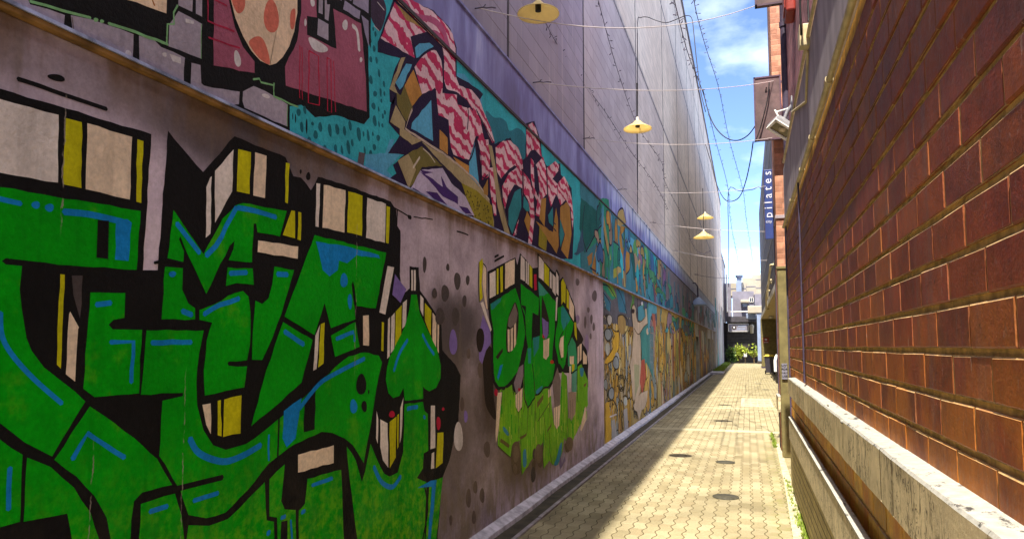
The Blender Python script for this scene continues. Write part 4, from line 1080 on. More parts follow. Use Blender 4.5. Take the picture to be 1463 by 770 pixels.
# blocks of the drop shadow
m.P(WH,'E',[204,190,210,185,205,395,188,410,190,225]); m.P(WH,'E',[222,165,290,87,285,240,222,355]); m.P(YL,'E',[308,85,355,97,350,250,303,240]); m.P(BE,'E',[370,97,412,110,406,265,363,255])
m.P(YL,'E',[483,135,497,138,490,285,480,280]); m.P(YL,'E',[470,400,502,310,515,312,515,412]); m.P(YL,'E',[527,315,538,318,536,420,524,416]); m.P(BE,'E',[380,420,527,442,525,487,378,462])
m.P(WH,'F',[133,82,147,84,141,243,130,240]); m.P(BE,'F',[160,88,240,108,236,263,155,245]); m.P(YL,'F',[250,112,302,128,300,275,246,262]); m.P(WH,'F',[320,135,388,158,384,300,315,282]); m.P(YL,'F',[390,165,403,170,398,303,388,300])
m.P(WH,'F',[393,385,417,390,385,563,363,555]); m.P(BE,'F',[303,567,324,565,325,677,303,675]); m.P(YL,'F',[372,590,380,592,378,697,370,695])
for q in ([481,400,487,400,487,475,481,475],[490,400,497,400,497,475,490,475],[396,580,403,572,402,715,393,725],[407,570,419,556,417,690,404,705],[450,520,465,508,462,600,448,615],[514,490,526,505,525,570,514,545]): m.P(WH,'F',q)
for q in ([424,552,446,528,444,650,421,685],[531,520,555,548,553,640,531,585]): m.P(YL,'F',q)
for q in ([559,555,574,575,572,690,559,660],[577,585,583,595,582,705,577,695]): m.P(BE,'F',q)
m.P(G,'F',[480,490,500,490,510,555,540,620,575,690,588,750],'H',[536,180,520,215,495,228,478,218,472,210,472,255,405,262,400,215,385,245,362,252,345,235,335,185,340,140],'F',[400,720,455,610,472,550])
m.P(G,'H',[405,275,472,266,478,300,490,310,492,445,475,455,472,510,450,545,485,560,478,770,470,900,240,900,232,770,215,640,200,520,192,430,225,480,248,560,260,520,280,420,300,470,330,530,350,540,380,525,400,450])
m.P(G,'H',[455,577,545,543,522,770,515,900,478,900,482,770,495,572])
m.L(K,'H',[478,575,490,660,472,770,468,860],4)
for q in ([302,300,308,330,306,420,300,400],[315,330,342,345,345,508,325,480,315,430],[388,290,400,250,392,395,386,420],[502,280,517,280,518,435,500,440],[505,455,514,450,514,510,502,512]): m.P(WH,'H',q)
for q in ([350,340,375,320,372,470,350,510],[378,315,384,310,382,430,378,440],[526,380,548,378,545,490,520,510]): m.P(YL,'H',q)
m.E(RD,'H',530,345,8,24); m.E(RD,'H',358,312,11,12); m.E(RD,'H',547,293,5,6)
m.P(BE,'G',[527,460,658,425,658,490,527,525])
m.P(G,'G',[125,718,200,720,270,695,345,620,405,560,412,700,438,705,440,770,440,900,115,900,118,770])
m.P(G,'G',[422,550,478,495,465,630,478,660,518,662,520,770,520,900,452,900,450,690,422,685]); m.P(K,'G',[465,705,488,700,488,770,488,860,462,860,462,770])
m.P(G,'G',[530,665,552,640,562,548,685,515,690,640,695,770,695,900,530,900])
# blue highlights
m.P(BL,'C',[425,345,465,342,482,355,470,495,420,490]); m.L(BL,'C',[233,315,330,325,450,352],11); m.P(K,'C',[357,345,398,348,395,488,352,482])
m.L(BL,'C',[-200,220,0,268,75,285],10); m.E(BL,'C',130,290,15,14); m.E(BL,'C',180,300,17,14); m.L(BL,'C',[352,655,405,648],9)
for q, w in (([82,358,130,420,165,465],9),([190,475,225,440,300,300],9),([305,300,370,312,445,335],8),([103,678,138,692],9),([182,690,240,655,310,632],8),([277,540,338,537],8),([450,543,488,545],8)): m.L(BL,'E',q,w,sm=False)
m.E(BL,'E',66,543,13,11)
for q, w in (([0,-60,5,20,40,90,120,180,225,272],9),([555,50,700,48],8),([35,508,30,660],9),([548,668,612,648],8),([708,628,798,600],7)): m.L(BL,'D',q,w)
m.L(BL,'D',[404,48,488,46,480,195],8,sm=False); m.L(BL,'D',[265,475,320,382,455,470],9,sm=False)
m.L(BL,'G',[130,402,165,455,250,485,320,465,390,425],10); m.L(BL,'G',[420,388,420,480],4,sm=False); m.L(BL,'G',[532,290,600,205,650,170,770,108],7); m.E(BL,'G',730,283,13,26); m.L(BL,'G',[580,572,650,545],5)
m.L(BL,'G',[480,685,465,692],6); m.L(BL,'G',[500,700,505,770],4); m.L(BL,'G',[415,750,422,742],8); m.L(BL,'G',[540,672,552,665],6)
m.P(BL,'F',[130,295,250,315,360,345,365,358,280,345,245,375,215,365,210,400,180,423,155,400]); m.E(BL,'F',233,438,14,25); m.E(BL,'F',255,515,8,28); m.L(BL,'F',[15,625,85,672],8,sm=False); m.L(BL,'F',[205,652,268,627,272,660],6,sm=False)
m.L(BL,'H',[365,152,385,90,415,40],6); m.L(BL,'H',[470,20,490,60,512,92],5); m.L(BL,'H',[292,505,320,560,360,578,390,540],7); m.L(BL,'H',[65,572,140,547],5); m.L(BL,'H',[415,292,452,285],6)
m.P(BL,'H',[452,582,500,555,522,552,500,770,500,860,490,860,490,770,505,577]); m.L(BL,'H',[475,320,480,325],5); m.E(K,'H',245,203,18,40); m.E(K,'H',256,283,10,21); m.E(K,'H',273,230,3,8)
m.L(K,'H',[405,268,470,260],3,sm=False); m.L(K,'C',[527,748,520,860,512,978],4,sm=False); m.L(K,'E',[0,502,50,490,108,505],5,sm=False)
# marks beside it
m.L(K,'A',[75,335,160,362,250,395,450,462],8); m.E(K,'A',238,330,38,14,.25)
m.L(K,'F',[430,180,428,240,440,262,438,410],3,sm=False); m.E(K,'E',565,185,8,15); m.E(K,'E',537,168,4,8)
m.P(PP,'F',[420,415,462,470,440,520,410,490]); m.E(PP,'F',635,665,15,45); m.E(PP,'H',630,320,7,22); m.E(WM,'H',603,395,17,52)
for x, y, a, b in ((565,485,9,19),(605,485,14,32),(650,440,12,32),(688,437,7,18),(676,513,8,21),(643,570,14,33),(585,570,18,30),(615,390,6,14),(530,380,7,30)): m.E(DG,'F',x,y,a,b)
for x, y, a, b in ((617,275,8,25),(682,150,9,28),(640,90,7,20),(690,610,9,28),(665,580,8,24),(640,620,10,34),(575,700,6,20),(660,690,8,24),(708,440,12,30)): m.E((.13,.095,.085),'H',x,y,a,b)
m.L(K,'F',[470,205,480,208],6); m.L(K,'F',[415,170,450,190,470,202],2); m.L(K,'F',[490,205,560,215],1.5); m.L(K,'F',[648,258,690,272],2)
green1 = m.build('green_lettering')

# ---------------------------------------------------------------- small green lettering
m = Mural(XL)
m.P(KB,'U',[0,0,55,0,60,240,75,400,20,330,5,200],sm=True)
m.P(PP,'S',[90,450,145,570,150,620,110,680,85,770,65,740,62,600]); m.E(KB,'S',72,612,25,80)
m.P(KB,'T',[360,505,420,600,415,640,440,690,450,770,430,860,380,900,370,640],sm=True)
m.E((.30,.22,.40),'T',386,480,12,30); m.E((.30,.22,.40),'T',445,640,14,60); m.P((.22,.17,.30),'U',[440,640,470,590,478,640,445,690])
BRN=(.15,.105,.06); GB=(.21,.165,.16); TG=(.02,.26,.27)
m.P(K,'S',[120,172,230,115,300,80,312,130,330,52,412,150,445,145],'T',[125,52,215,160,240,180,250,155,268,190,268,230,290,205,330,300,368,398,380,520,385,650,412,628,445,680,455,770],'j',[745,60,748,160,700,100,610,60,545,60,470,190,380,230,310,170,290,310,262,345,225,290,215,150,170,180,120,178,90,120,80,0],'S',[150,700,125,420])
m.P(LM,'j',[155,185,222,140,236,240,266,338,296,300,306,0,520,0,500,120,472,168,490,170,496,300,510,410,530,452,550,410,560,120,566,50,600,80,610,370,630,392,656,340,666,190,700,20,742,100,745,280,690,420,628,552,600,540,582,500,570,600,540,692,500,692,480,660,440,722,434,620,447,520,400,590,290,764,281,650,275,520,222,560,212,642,125,562,125,480])
rs = random.Random(9)
for q in range(150):
    x = rs.uniform(130, 735); lo = 560 if x < 215 else (520 if x < 275 else (720 - (x-285)*1.25 if x < 435 else (660 if x < 560 else 540 - (x-620)*1.2)))
    a = rs.uniform(150, max(200, lo-80)); b = min(lo-5, a + rs.uniform(40, 220)); w = rs.uniform(3, 9)
    if b > a + 25: m.P(rs.choice([(.22,.50,.015),(.10,.40,.010),(.40,.56,.06),(.16,.44,.010),(.10,.26,.02),(.30,.52,.05),G]), 'j', [x, a, x+w, a+rs.uniform(-8,8), x+w*.8+rs.uniform(-4,4), b, x+rs.uniform(-2,2), b-rs.uniform(0,18)])
# letters, each edged in black
def letter(col, *seg):
    m.P(col, *seg)
    for q in range(0, len(seg), 2):
        m.L(K, seg[q], seg[q+1], 2.6, sm=False)
letter(G,'i',[70,352,245,240,275,330,300,440,316,560,302,650,285,720],'j',[258,60,212,122,170,160,132,162,106,122,95,60,94,-4],'i',[95,560,76,430,70,352])
m.P(TG,'i',[76,356,150,312,140,345,82,400]); m.P(BL,'j',[120,90,140,10,160,0,145,60,128,110]); m.P(KB,'i',[110,720,158,660,160,685,125,740])
m.P(KB,'i',[245,345,268,420,262,560,240,650,205,692,185,672,182,560,195,460,220,390],sm=True); m.P(GB,'i',[243,352,262,420,254,480,212,522,194,508,200,450])
for q in ([192,530,206,532,206,686,194,682],[212,530,230,515,228,672,212,684],[236,500,250,485,250,630,236,660]): m.P(BE,'i',q)
letter(G,'i',[280,207,408,310,404,440,365,420,360,570,358,655],'j',[362,0,378,110,380,230,330,300,308,240,306,0],'i',[330,655,316,560,310,440,284,372,280,207])
m.P(K,'i',[282,362,318,372,316,440,306,400]); m.P(TG,'i',[330,662,354,660,352,765,334,765])
letter(G,'i',[400,190,525,340,520,420,516,560,505,650,500,760],'j',[520,0,504,110,470,160,438,165,408,205,380,212,374,120,362,0],'i',[360,602,368,580,415,570,415,440,410,330,400,190])
m.P(TG,'i',[366,590,410,578,405,660,372,720]); m.P((.05,.30,.25),'i',[402,200,470,285,430,300,408,300])
m.P(KB,'i',[428,300,456,380,478,470,476,560,456,604,430,560,424,440]); m.P(PP,'i',[428,450,472,482,470,570,455,600,436,570]); m.P(RD,'i',[430,560,445,580,442,600,430,585])
m.P(BE,'i',[437,606,478,590,475,712,456,740,437,725])
for l in ([448,604,448,735],[462,598,462,735]): m.L(K,'i',l,1.2,sm=False)
letter(G,'i',[532,382,570,358,646,482,640,540,612,640,600,705,590,765],'j',[570,40,545,0],'i',[540,765,516,640,522,540,535,480,532,382])
m.P(TG,'i',[560,380,580,380,625,460,600,500,575,540,560,480]); m.L(K,'i',[575,545,548,600,545,680,566,745],2.2); m.L(K,'i',[600,480,590,560,595,610],2)
m.P(BE,'i',[555,592,578,572,575,722,560,727,546,645])
letter((.03,.30,.14),'i',[605,642,635,577,660,622,668,700,670,765],'j',[668,40,632,60,610,20],'i',[605,765,605,642])
m.P(BE,'i',[618,715,648,715,646,770,620,770]); m.P(YL,'j',[632,0,652,0,650,40,634,55]); m.P(WH,'j',[615,15,627,12,627,165,617,160]); m.P((.10,.33,.26),'j',[632,66,668,42,665,190,632,190])
m.E((.45,.05,.01),'i',497,755,12,14); m.P(LM,'j',[672,20,700,0,745,110,742,270,700,330,672,200]); m.L(K,'j',[672,20,668,120,674,260],1.8)
# gaps and striped undersides between the legs
m.P(GB,'j',[500,122,535,22,556,110,552,282,516,300]); m.P((.24,.19,.24),'j',[234,132,270,22,300,0,300,80,276,182,250,202]); m.P((.36,.27,.22),'j',[610,192,666,190,656,340,631,388,612,362])
for q in ([508,302,555,277,546,420,529,447,512,412],[246,212,295,162,290,292,266,328,248,292],[470,175,490,170,490,215,472,230]): m.P(BE,'j',q)
for l in ([520,298,522,430],[536,290,536,440],[258,202,258,312],[275,190,276,322],[622,250,622,370],[640,240,640,378],[480,172,480,225]): m.L(KB,'j',l,1.5,sm=False)
for q in ([395,262,440,205,436,242,396,302],[145,510,206,555,200,576,140,536],[275,502,326,470,321,490,281,520],[465,452,496,400,490,430,465,470],[715,140,735,125,733,145,716,160]): m.P((.14,.12,.03),'j',q)
for q in ([222,562,272,545,280,735,226,735],[400,595,432,560,432,690,405,700],[585,545,625,555,615,600,592,600],[360,680,384,660,380,760,366,755]): m.P((.12,.085,.05),'j',q,sm=True)
for l in ([400,392,440,330,482,262],[376,120,384,300,386,380],[310,240,330,300,326,470],[155,190,140,330,128,480],[280,520,284,650,291,760],[435,520,436,640,441,720],[440,340,450,430,455,520],[125,562,170,605,212,640],[480,470,482,600,500,690],[600,90,606,300,600,520],[300,130,312,250,300,330]): m.L((.07,.075,.02),'j',l,1.5)
for q in ([160,430,178,440,202,482,190,490,165,460],[300,602,318,590,322,690,300,700],[530,640,550,560,566,540,560,620,535,690,512,690],[388,182,430,150,420,180,395,205],[690,30,715,30,710,80,695,80],[540,600,556,590,548,640]): m.P((.04,.24,.40),'j',q,sm=True)
m.P((.36,.30,.42),'j',[560,640,578,600,590,620,565,690]);
m.P(BE,'j',[120,196,153,193,126,480,112,542,108,480]); m.P(BE,'j',[722,300,732,290,735,380,700,460,690,450]); m.E(RD,'j',112,195,12,26); m.E(RD,'j',272,175,9,12)
# upright stripes along the top
for q in ([132,185,170,165,172,325,132,345],[335,65,360,95,360,235,333,220],[365,100,373,108,373,250,365,243],[377,112,387,120,385,260,377,253],[72,375,90,365,145,545,138,560]): m.P(WH,'S',q)
for q in ([178,155,190,150,190,315,178,320],[200,145,218,135,218,300,203,310],[390,125,408,150,408,280,388,262],[65,110,85,85,90,120,80,250,88,340,68,365]): m.P(YL,'S',q)
for q in ([232,120,295,90,293,250,232,285],[92,125,110,155,110,300,120,415,110,410,95,330,85,250]): m.P(BE,'S',q)
m.P(RD,'S',[418,190,435,190,438,290,422,295]); m.L(K,'S',[64,112,60,250,66,370],2); m.L(K,'S',[90,120,112,160,112,300,122,418],2)
for q in ([133,70,165,110,165,235,133,210],[205,170,218,185,217,285,205,275],[222,185,243,210,243,330,222,300],[247,170,262,205,262,330,247,310],[245,340,257,335,247,490,241,490]): m.P(WH,'T',q)
for q in ([168,115,200,155,200,270,168,238],[278,240,290,215,308,260,305,380,290,365,280,390],[313,280,328,310,328,420,313,400],[362,500,375,500,380,620,365,580]): m.P(YL,'T',q)
for q in ([330,320,362,400,360,495,330,440],[385,660,395,650,393,760,385,770],[398,645,412,635,410,740,398,755],[420,680,445,720,445,770,420,770]): m.P(BE,'T',q)
m.L(K,'S',[165,78,190,65],3); m.L(K,'S',[165,105,225,72],3)
for x, y, a, b in ((455,420,9,18),(435,500,8,40),(475,480,8,32),(490,530,8,28),(495,330,16,36),(385,240,12,24),(470,590,7,20)): m.E((.15,.115,.13),'T',x,y,a,b)
for x, y, a, b in ((460,600,9,32),(290,720,14,44),(690,480,1,1)): m.E((.07,.055,.05),'U',x-165 if x==460 else x,y,a,b)
for x, y, a, b in ((190,600,20,60),(320,600,28,70),(500,540,26,50),(185,690,14,40)): m.E((.16,.115,.075),'U',x,y,a*.8,b*.8)
m.build('small_green_lettering')

# ---------------------------------------------------------------- upper wall: stone blocks and spotted figure
XU = XL + .02
m = Mural(XU)
m.P(K,'x',[-160,-420,200,-300,420,-230,528,-120,520,-20,526,70,528,168,520,178,480,165,450,168,430,150,414,152,414,193,300,143,-160,-66])
m.P(GY,'c',[-300,-90,0,-60,230,-10,250,40,540,130,528,268,300,150,0,-8,-300,-150])
m.P(GY,'c',[590,130,760,165,1115,290,1105,530,850,415,610,298])
m.P(GY,'c',[1160,300,1290,340],'a',[0,290,145,355,138,520,0,450],'c',[1165,560])
m.P(GY,'a',[185,385,240,400,245,510,262,525,480,562,475,638,440,642,180,525])
m.P(GY,'a',[500,560,565,527,640,560],'d',[140,135,135,276,0,217],'a',[510,660,497,620])
m.P(GY,'a',[105,70,250,150,245,360,45,285,50,150,80,110]); m.P(GY,'a',[105,-60,195,-40,190,75,105,35]); m.P(GY,'a',[212,-40,250,-20,250,105,212,85])
m.P(CR,'c',[1000,-120,1395,-40,1390,116,1060,2]); m.L((.35,.12,.02),'c',[1270,0,1290,50],3)
m.L(WM,'c',[1360,455,1385,468],5); m.P(WM,'a',[50,330,120,355,120,392,70,375]); m.E(WM,'a',22,335,9,14); m.P(WM,'a',[148,115,200,130,198,150,150,140]); m.E(WM,'a',640,588,26,12,.4); m.E(WM,'c',1070,460,26,40)
m.L(LG,'c',[250,15,520,92,755,152],5,sm=False); m.E(LG,'c',800,170,20,18); m.E(LG,'c',850,182,18,15); m.L(LG,'c',[905,200,1130,270,1400,375],5,sm=False)
m.L(LG,'a',[0,262,32,275,38,150,78,150,75,80,100,35],3.5,sm=False); m.L(LG,'a',[562,487,600,482,610,505,685,522,690,590,727,612],3,sm=False); m.L(LG,'b',[48,510,45,590,195,655],3,sm=False)
m.L((.18,.14,.13),'c',[600,150,620,300],2); m.L(LG,'d',[138,140,136,275],1.5,sm=False); m.L(LG,'a',[246,150,244,360],1.5,sm=False)
m.P(MV,'a',[320,-420,420,-420,412,0,450,170,500,290,570,378,570,448,320,402]); m.P(MV,'b',[215,-300,640,-300,310,110,250,100,250,215,430,300,410,55,580,145,610,480,615,685,120,525,115,410,190,250,215,80])
m.P(K,'b',[305,-300,420,-300,410,55,430,300,250,215,250,100,310,110])
m.P(MV,'b',[430,-330,600,-330,580,-60,440,-60]); m.P(K,'b',[420,-60,640,-60,640,300,582,145,410,55])
m.P(CR,'a',[440,-420,425,0,452,110,500,225,552,315,605,373,665,402],'b',[20,402,60,390,100,352,140,287,172,192,190,82,190,-20,170,-400])
m.E(SP,'a',672,105,48,98,-.06); m.P(SP,'a',[535,258,580,225,620,240,650,310,662,394,605,365,560,310],sm=True); m.P(SP,'a',[430,-20,450,60,475,85,505,60,512,10,500,-60],sm=True); m.P(SP,'b',[145,130,150,75,168,55,178,70,176,140,165,180,150,175],sm=True); m.P(SP,'a',[560,-90,640,-120,690,-60,640,-30],sm=True)
m.E(WM,'a',465,362,20,50,-.2); m.E(WM,'b',283,15,13,30,-.2); m.E(WM,'b',240,140,7,24); m.P(WM,'b',[258,240,285,235,368,288,372,315,330,322,285,300],sm=True); m.E(WM,'b',482,155,17,31); m.L(WM,'b',[528,160,556,195,568,310],7); m.E(WM,'b',580,367,8,16)
m.P(GY,'b',[320,-90,345,-80,345,90,320,80]); m.P(GY,'b',[365,-40,372,30,390,30,380,130,358,118,358,-40]); m.P(GY,'b',[318,115,380,150,380,250,312,215])
for q in ([480,5,575,70,570,120,470,60],[535,-60,625,-50,625,85,530,25],[582,95,625,130,627,290,602,200],[440,-60,470,-60,460,8,440,-5],[490,-60,520,-60,520,10,500,-2]): m.P((.30,.26,.38),'b',q)
m.L(RD,'b',[262,312,320,345,325,645,258,630,262,312],2.6,sm=False); m.L(RD,'b',[205,280,205,600],1.8); m.L(RD,'b',[218,290,222,610],1.8); m.L(RD,'b',[372,355,395,365,400,690,375,680,372,355],2.2,sm=False); m.L(RD,'b',[412,375,425,685],1.8)
m.L((.35,.02,.06),'a',[280,-60,285,130,445,195],3.5,sm=False); m.L((.35,.02,.06),'a',[290,232,480,295],3,sm=False); m.L((.35,.02,.06),'a',[325,0,400,38],3,sm=False)
m.build('spotted_figure')

# ---------------------------------------------------------------- upper wall: teal field and pink striped lettering
m = Mural(XU)
r_ = random.Random(21)
z0, z1 = 2.668, 3.86
ya = m.pt('x',414,180)[0]; yb = m.pt('x',528,168)[0]
tp = [m.pt('x',414,194), m.pt('x',414,152)]
m.raw([m.pt('x',u,v) for u, v in ((414,195),(414,152),(430,150),(450,168),(480,165),(520,178),(528,168),(526,70),(520,-20),(528,-60))] + [(yb+.55, z1), (9.3, z1), (9.3, z0), (ya+.6, z0)], TL)
for x, y, a, b in ((210,185,14,25),(250,170,10,28),(230,280,11,35),(300,258,9,13),(350,280,13,32),(320,330,15,28),(412,300,12,42),(460,295,13,36),(507,305,11,32),(543,270,10,34),(600,325,14,45),(630,325,6,18),(660,335,8,40),(193,340,15,20),(280,370,13,28),(450,420,11,28),(490,428,8,30),(532,410,11,50),(557,382,9,24),(690,325,6,14),(705,65,13,20),(740,60,5,28),(765,65,6,16),(745,110,6,14),(695,145,13,24),(728,165,5,18),(768,185,7,16),(755,210,7,18),(702,240,12,38),(730,262,5,20),(752,270,7,14),(725,350,13,20),(700,410,11,22),(677,455,11,28),(638,430,6,26),(380,415,9,22)): m.E(TD,'d',x,y,a,b,-.12,14)
m.E(K,'d',262,275,6,48); m.E(K,'d',190,225,4,28); m.E(K,'d',172,210,3,24)
for x, y, a, b in ((640,365,9,20),(675,370,7,22),(640,490,11,28),(690,450,7,25),(720,515,7,20),(660,300,9,20),(668,210,7,18),(655,180,6,12),(700,560,6,20),(640,250,5,14)): m.E(TD,'b',x,y,a,b,-.1,14)
m.P(TB,'d',[640,455,770,450,800,360,830,355,800,450,872,455,780,560,850,640,640,548]); m.P((.11,.09,.11),'d',[600,440,640,450,630,530,590,520]); m.P((.40,.36,.44),'d',[568,530,630,545,640,555,580,540])
m.P((.05,.03,.06),'b',[640,10,690,-40,735,60,700,190,660,150,640,100],sm=True); m.L(WM,'b',[680,15,722,65],1.5); m.L(WM,'b',[660,160,690,190],1.5)
# dark teal scallops above the letters
m.P((.03,.19,.27),'R',[50,0,95,30,130,32,160,55,175,100,215,85,250,110,262,160,262,360,100,170],sm=True)
m.P(TB,'P',[585,500,640,510,690,580,760,640,770,770,600,600]);
# indigo outline
m.P(IN,'P',[152,0,45,290,45,362,200,402,165,470,125,620,128,700,150,720,140,770],'Q',[60,45,28,110,18,205,75,272,15,365,100,372,40,425,58,470,15,505,130,562],'Q',[300,645,470,705,540,745],'R',[190,668,290,705,430,768,505,770,512,620,500,400,445,330,440,270,372,285,345,235,340,160,305,48,262,60,258,240,238,255,180,135,95,168,60,90,5,-40],'P',[770,650,735,615,650,560,588,525,588,330,545,200,430,75,260,0])
m.P(PK,'P',[163,15,382,222,270,255,300,402,65,265])
m.P((.34,.22,.08),'P',[165,22,380,218,340,190,240,140,200,70])
m.P(PK,'P',[165,-5,265,-10,300,15,420,78,500,155,560,235,580,335,580,405,490,318,382,212,290,122])
for q in ([232,-10,265,60,330,100,430,120,500,190,530,280,548,365,520,335,490,235,420,165,300,122,250,72],[400,215,450,215,490,260,525,340,480,292]): m.P((.42,.09,.20),'P',q,sm=True)
m.P(PK,'P',[485,322,578,412,580,520,605,590,690,620,748,690],'R',[40,0,75,80,97,158,85,163,40,70,5,0],'P',[700,760,660,690,600,650,520,620,498,540,500,400])
m.P(PK,'P',[295,455,345,387,410,342,445,347,485,420,495,560,492,640,590,655],'Q',[375,80,380,110,430,125,432,200,475,275,440,400,360,375,330,290,325,185,280,165,268,60],'P',[445,612,350,648])
m.P(OR,'P',[290,482,350,650,270,745,230,590]); m.P(OL,'Q',[60,50,82,60,100,10,145,130,110,200,62,110]); m.P(TN,'Q',[55,112,105,200,100,240,190,300,140,320,76,270,76,235,25,200])
m.P(TN,'P',[205,400,235,395,160,590,180,640,190,650,125,615]); m.P(TB,'P',[240,440,280,445,215,600,195,620,165,570])
m.P(TB,'P',[300,330,330,302,400,296,430,320,340,392,310,402]); m.P(IN,'P',[270,255,380,222,470,300,480,345,440,330,400,296,330,300,300,330])
m.P(IN,'Q',[262,20,140,135,105,235,200,300,262,310]); m.P(TB,'Q',[240,85,250,300,135,235,140,205])
m.P(OR,'Q',[285,240,328,285,328,372,285,340]); m.P(OR,'Q',[355,380,440,430,440,480,410,470]); m.P(TB,'Q',[468,305,495,550,440,480,440,410])
m.P(TN,'Q',[190,303,340,395,470,510,545,610,570,720,570,770,465,702,440,600,400,520,310,430]); m.P(YO,'Q',[400,520,480,560,560,640,570,770,470,706,430,610])
for i in range(60):
    x = r_.uniform(415,560); y = 540 + (x-400)*.75 + r_.uniform(-10,150)*(.4+.6*(x-400)/160)
    if y < 700 + (x-465)*.62: m.E((.07,.055,.012),'Q',x,y,2.5,6,r_.uniform(-.4,.4),7)
m.L((.50,.40,.34),'Q',[140,135,105,235,200,298,340,390,470,500,545,608],3.5,sm=False)
m.P(OL,'Q',[120,365,190,327,300,430,192,436,150,520,122,548,160,450]); m.P(TN,'Q',[64,402,120,367,160,450,122,548]); m.L((.55,.48,.4),'Q',[180,385,145,440],3.5,sm=False); m.L((.55,.48,.4),'Q',[198,340,230,370,260,412],2)
m.P(LI,'Q',[130,552,185,452,300,442,345,520,420,590,466,690,400,682,150,562])
for q in ([180,460,240,520,300,590,380,632,380,592,320,540,290,480,300,540,250,500],[210,565,270,570,330,642,300,640,250,600],[140,542,200,582,150,570],[385,640,430,650,455,685,420,680],[180,450,250,465,200,475]): m.P(PU,'Q',q)
m.P(PK,'Q',[430,130,470,120,500,190,510,250,480,280,432,242]); m.P(PK,'Q',[480,290,540,292,550,400,540,490,505,505,500,380]); m.P(PK,'Q',[545,440,575,440,582,690,570,690,550,560])
m.P(TN,'R',[62,170,82,180,95,250,135,470,182,650,150,640,112,500,85,290]); m.P(PK,'R',[5,20,30,95,55,190,60,330,30,340,15,200])
m.P(PK,'R',[100,187,140,152,180,152,220,190,240,250,245,302,230,300,200,280,170,300,130,350,105,310])
m.P(PK,'R',[135,390,170,322,220,285,240,310,242,470,210,642,190,652,235,500,240,400,200,380,165,440,150,510,140,470]); m.P(IN,'R',[165,440,200,380,240,400,243,500,195,640,165,600,160,510]); m.P((.03,.22,.27),'R',[200,420,232,402,235,500,188,640,168,590,168,510])
m.P(PK,'R',[245,312,280,360,300,440,305,560,290,692,270,690,285,560,270,460,245,420]); m.P((.03,.22,.27),'R',[248,440,275,480,280,520,262,520,245,500])
m.P(PK,'R',[262,100,275,67,295,55,315,90,330,150,345,240,310,200,285,205,265,240])
m.P(PK,'R',[285,240,300,260,310,280,350,235,365,300,370,430,340,460,330,550,310,540,320,470,300,430,285,330]); m.P(IN,'R',[300,265,318,290,330,400,325,450,305,400])
m.P(PK,'R',[370,295,400,270,415,257,435,280,430,310,400,350,430,380,420,430,390,500,375,430]); m.P(PK,'R',[430,370,460,337,480,370,500,450,510,560,505,620,495,500,470,460,440,490,420,430])
m.P(OC,'R',[340,457,365,450,357,600,330,560]); m.P(OC,'R',[310,570,400,630,417,500,427,560,432,700,420,742,380,682]); m.P(OC,'R',[440,500,475,470,490,500,500,640,480,770,445,722,465,640,440,560]); m.P(OC,'R',[265,520,285,560,275,640,250,570]); m.P(YO,'R',[330,600,370,660,365,730,325,700])
for q in ([35,400,60,350,60,440,40,430],): m.P(OC,'R',q)
m.P((.03,.22,.27),'R',[375,540,400,500,402,600,380,580]); m.P((.03,.22,.27),'R',[440,560,462,640,442,710,436,640]); m.L(IN,'P',[485,322,498,400,498,540,520,620,600,650,700,760],3); m.L(IN,'P',[295,455,345,387,410,342,450,347,485,420,495,560,492,640],3.5); m.P(IN,'Q',[322,185,331,190,348,388,330,375]); m.L(IN,'Q',[480,272,440,402,355,376],3); m.L(IN,'R',[15,200,30,340,60,330],2); m.L(IN,'P',[165,15,270,110,382,216],3); m.L(IN,'R',[95,168,45,75,0,-10],2); m.L(IN,'Q',[375,82,432,128,430,240],2.5); m.L(IN,'Q',[480,290,500,380,505,505],2.5)
m.L(IN,'R',[405,580,415,590],2); m.L(IN,'R',[405,610,418,625],2)
for l in ([242,250,248,330,243,470,205,645],[300,262,325,380,335,460],[370,300,375,430,390,500],[430,370,425,430,440,490],[97,170,105,300,135,480,180,650]): m.L(IN,'R',l,2)
m.build('pink_striped_lettering')

# ---------------------------------------------------------------- further along: teal and green lettering, then drips
m = Mural(XU)
r_ = random.Random(5)
m.raw([(9.28,z0),(9.28,z1),(20,z1),(20,z0)], (.05,.20,.27))
GT=(.03,.24,.15); GD=(.015,.12,.12)
for col, q in ((GD,[90,240,130,270,200,330,222,400,130,560,110,600,100,480,80,440]),(TL,[0,120,80,180,90,260,60,420,40,560,0,600]),((.05,.11,.20),[100,430,112,580,60,610,40,600,60,590]),(GT,[120,590,220,420,245,500,275,690,250,692,200,520,170,545]),(GT,[232,240,270,250,285,420,292,640,280,690,262,560,240,420]),(GT,[300,520,340,560,340,700,300,740]),(GT,[205,250,240,240,250,320,200,300]),((.36,.26,.10),[235,340,245,400,285,640,275,640,252,540,230,420]),(OC,[195,520,225,510,205,660,240,720,262,760,215,740,170,742,160,690,180,600]),(OC,[345,420,385,430,352,480,360,560,405,600,405,700,370,745,350,600,338,500]),((.42,.30,.12),[330,330,362,310,382,400,345,425,325,410]),((.34,.18,.06),[130,620,165,590,160,660,140,680]),(TB,[385,470,470,545,475,620,430,600,400,560]),((.35,.26,.18),[430,560,450,600,470,700,440,720,430,640]),(GT,[480,560,530,580,540,720,490,745]),((.05,.13,.30),[540,590,570,620,560,760,540,740]),((.32,.24,.13),[580,640,610,640,615,760,585,770]),((.34,.34,.06),[300,700,320,690,330,745,300,760])): m.P(col,'V',q)
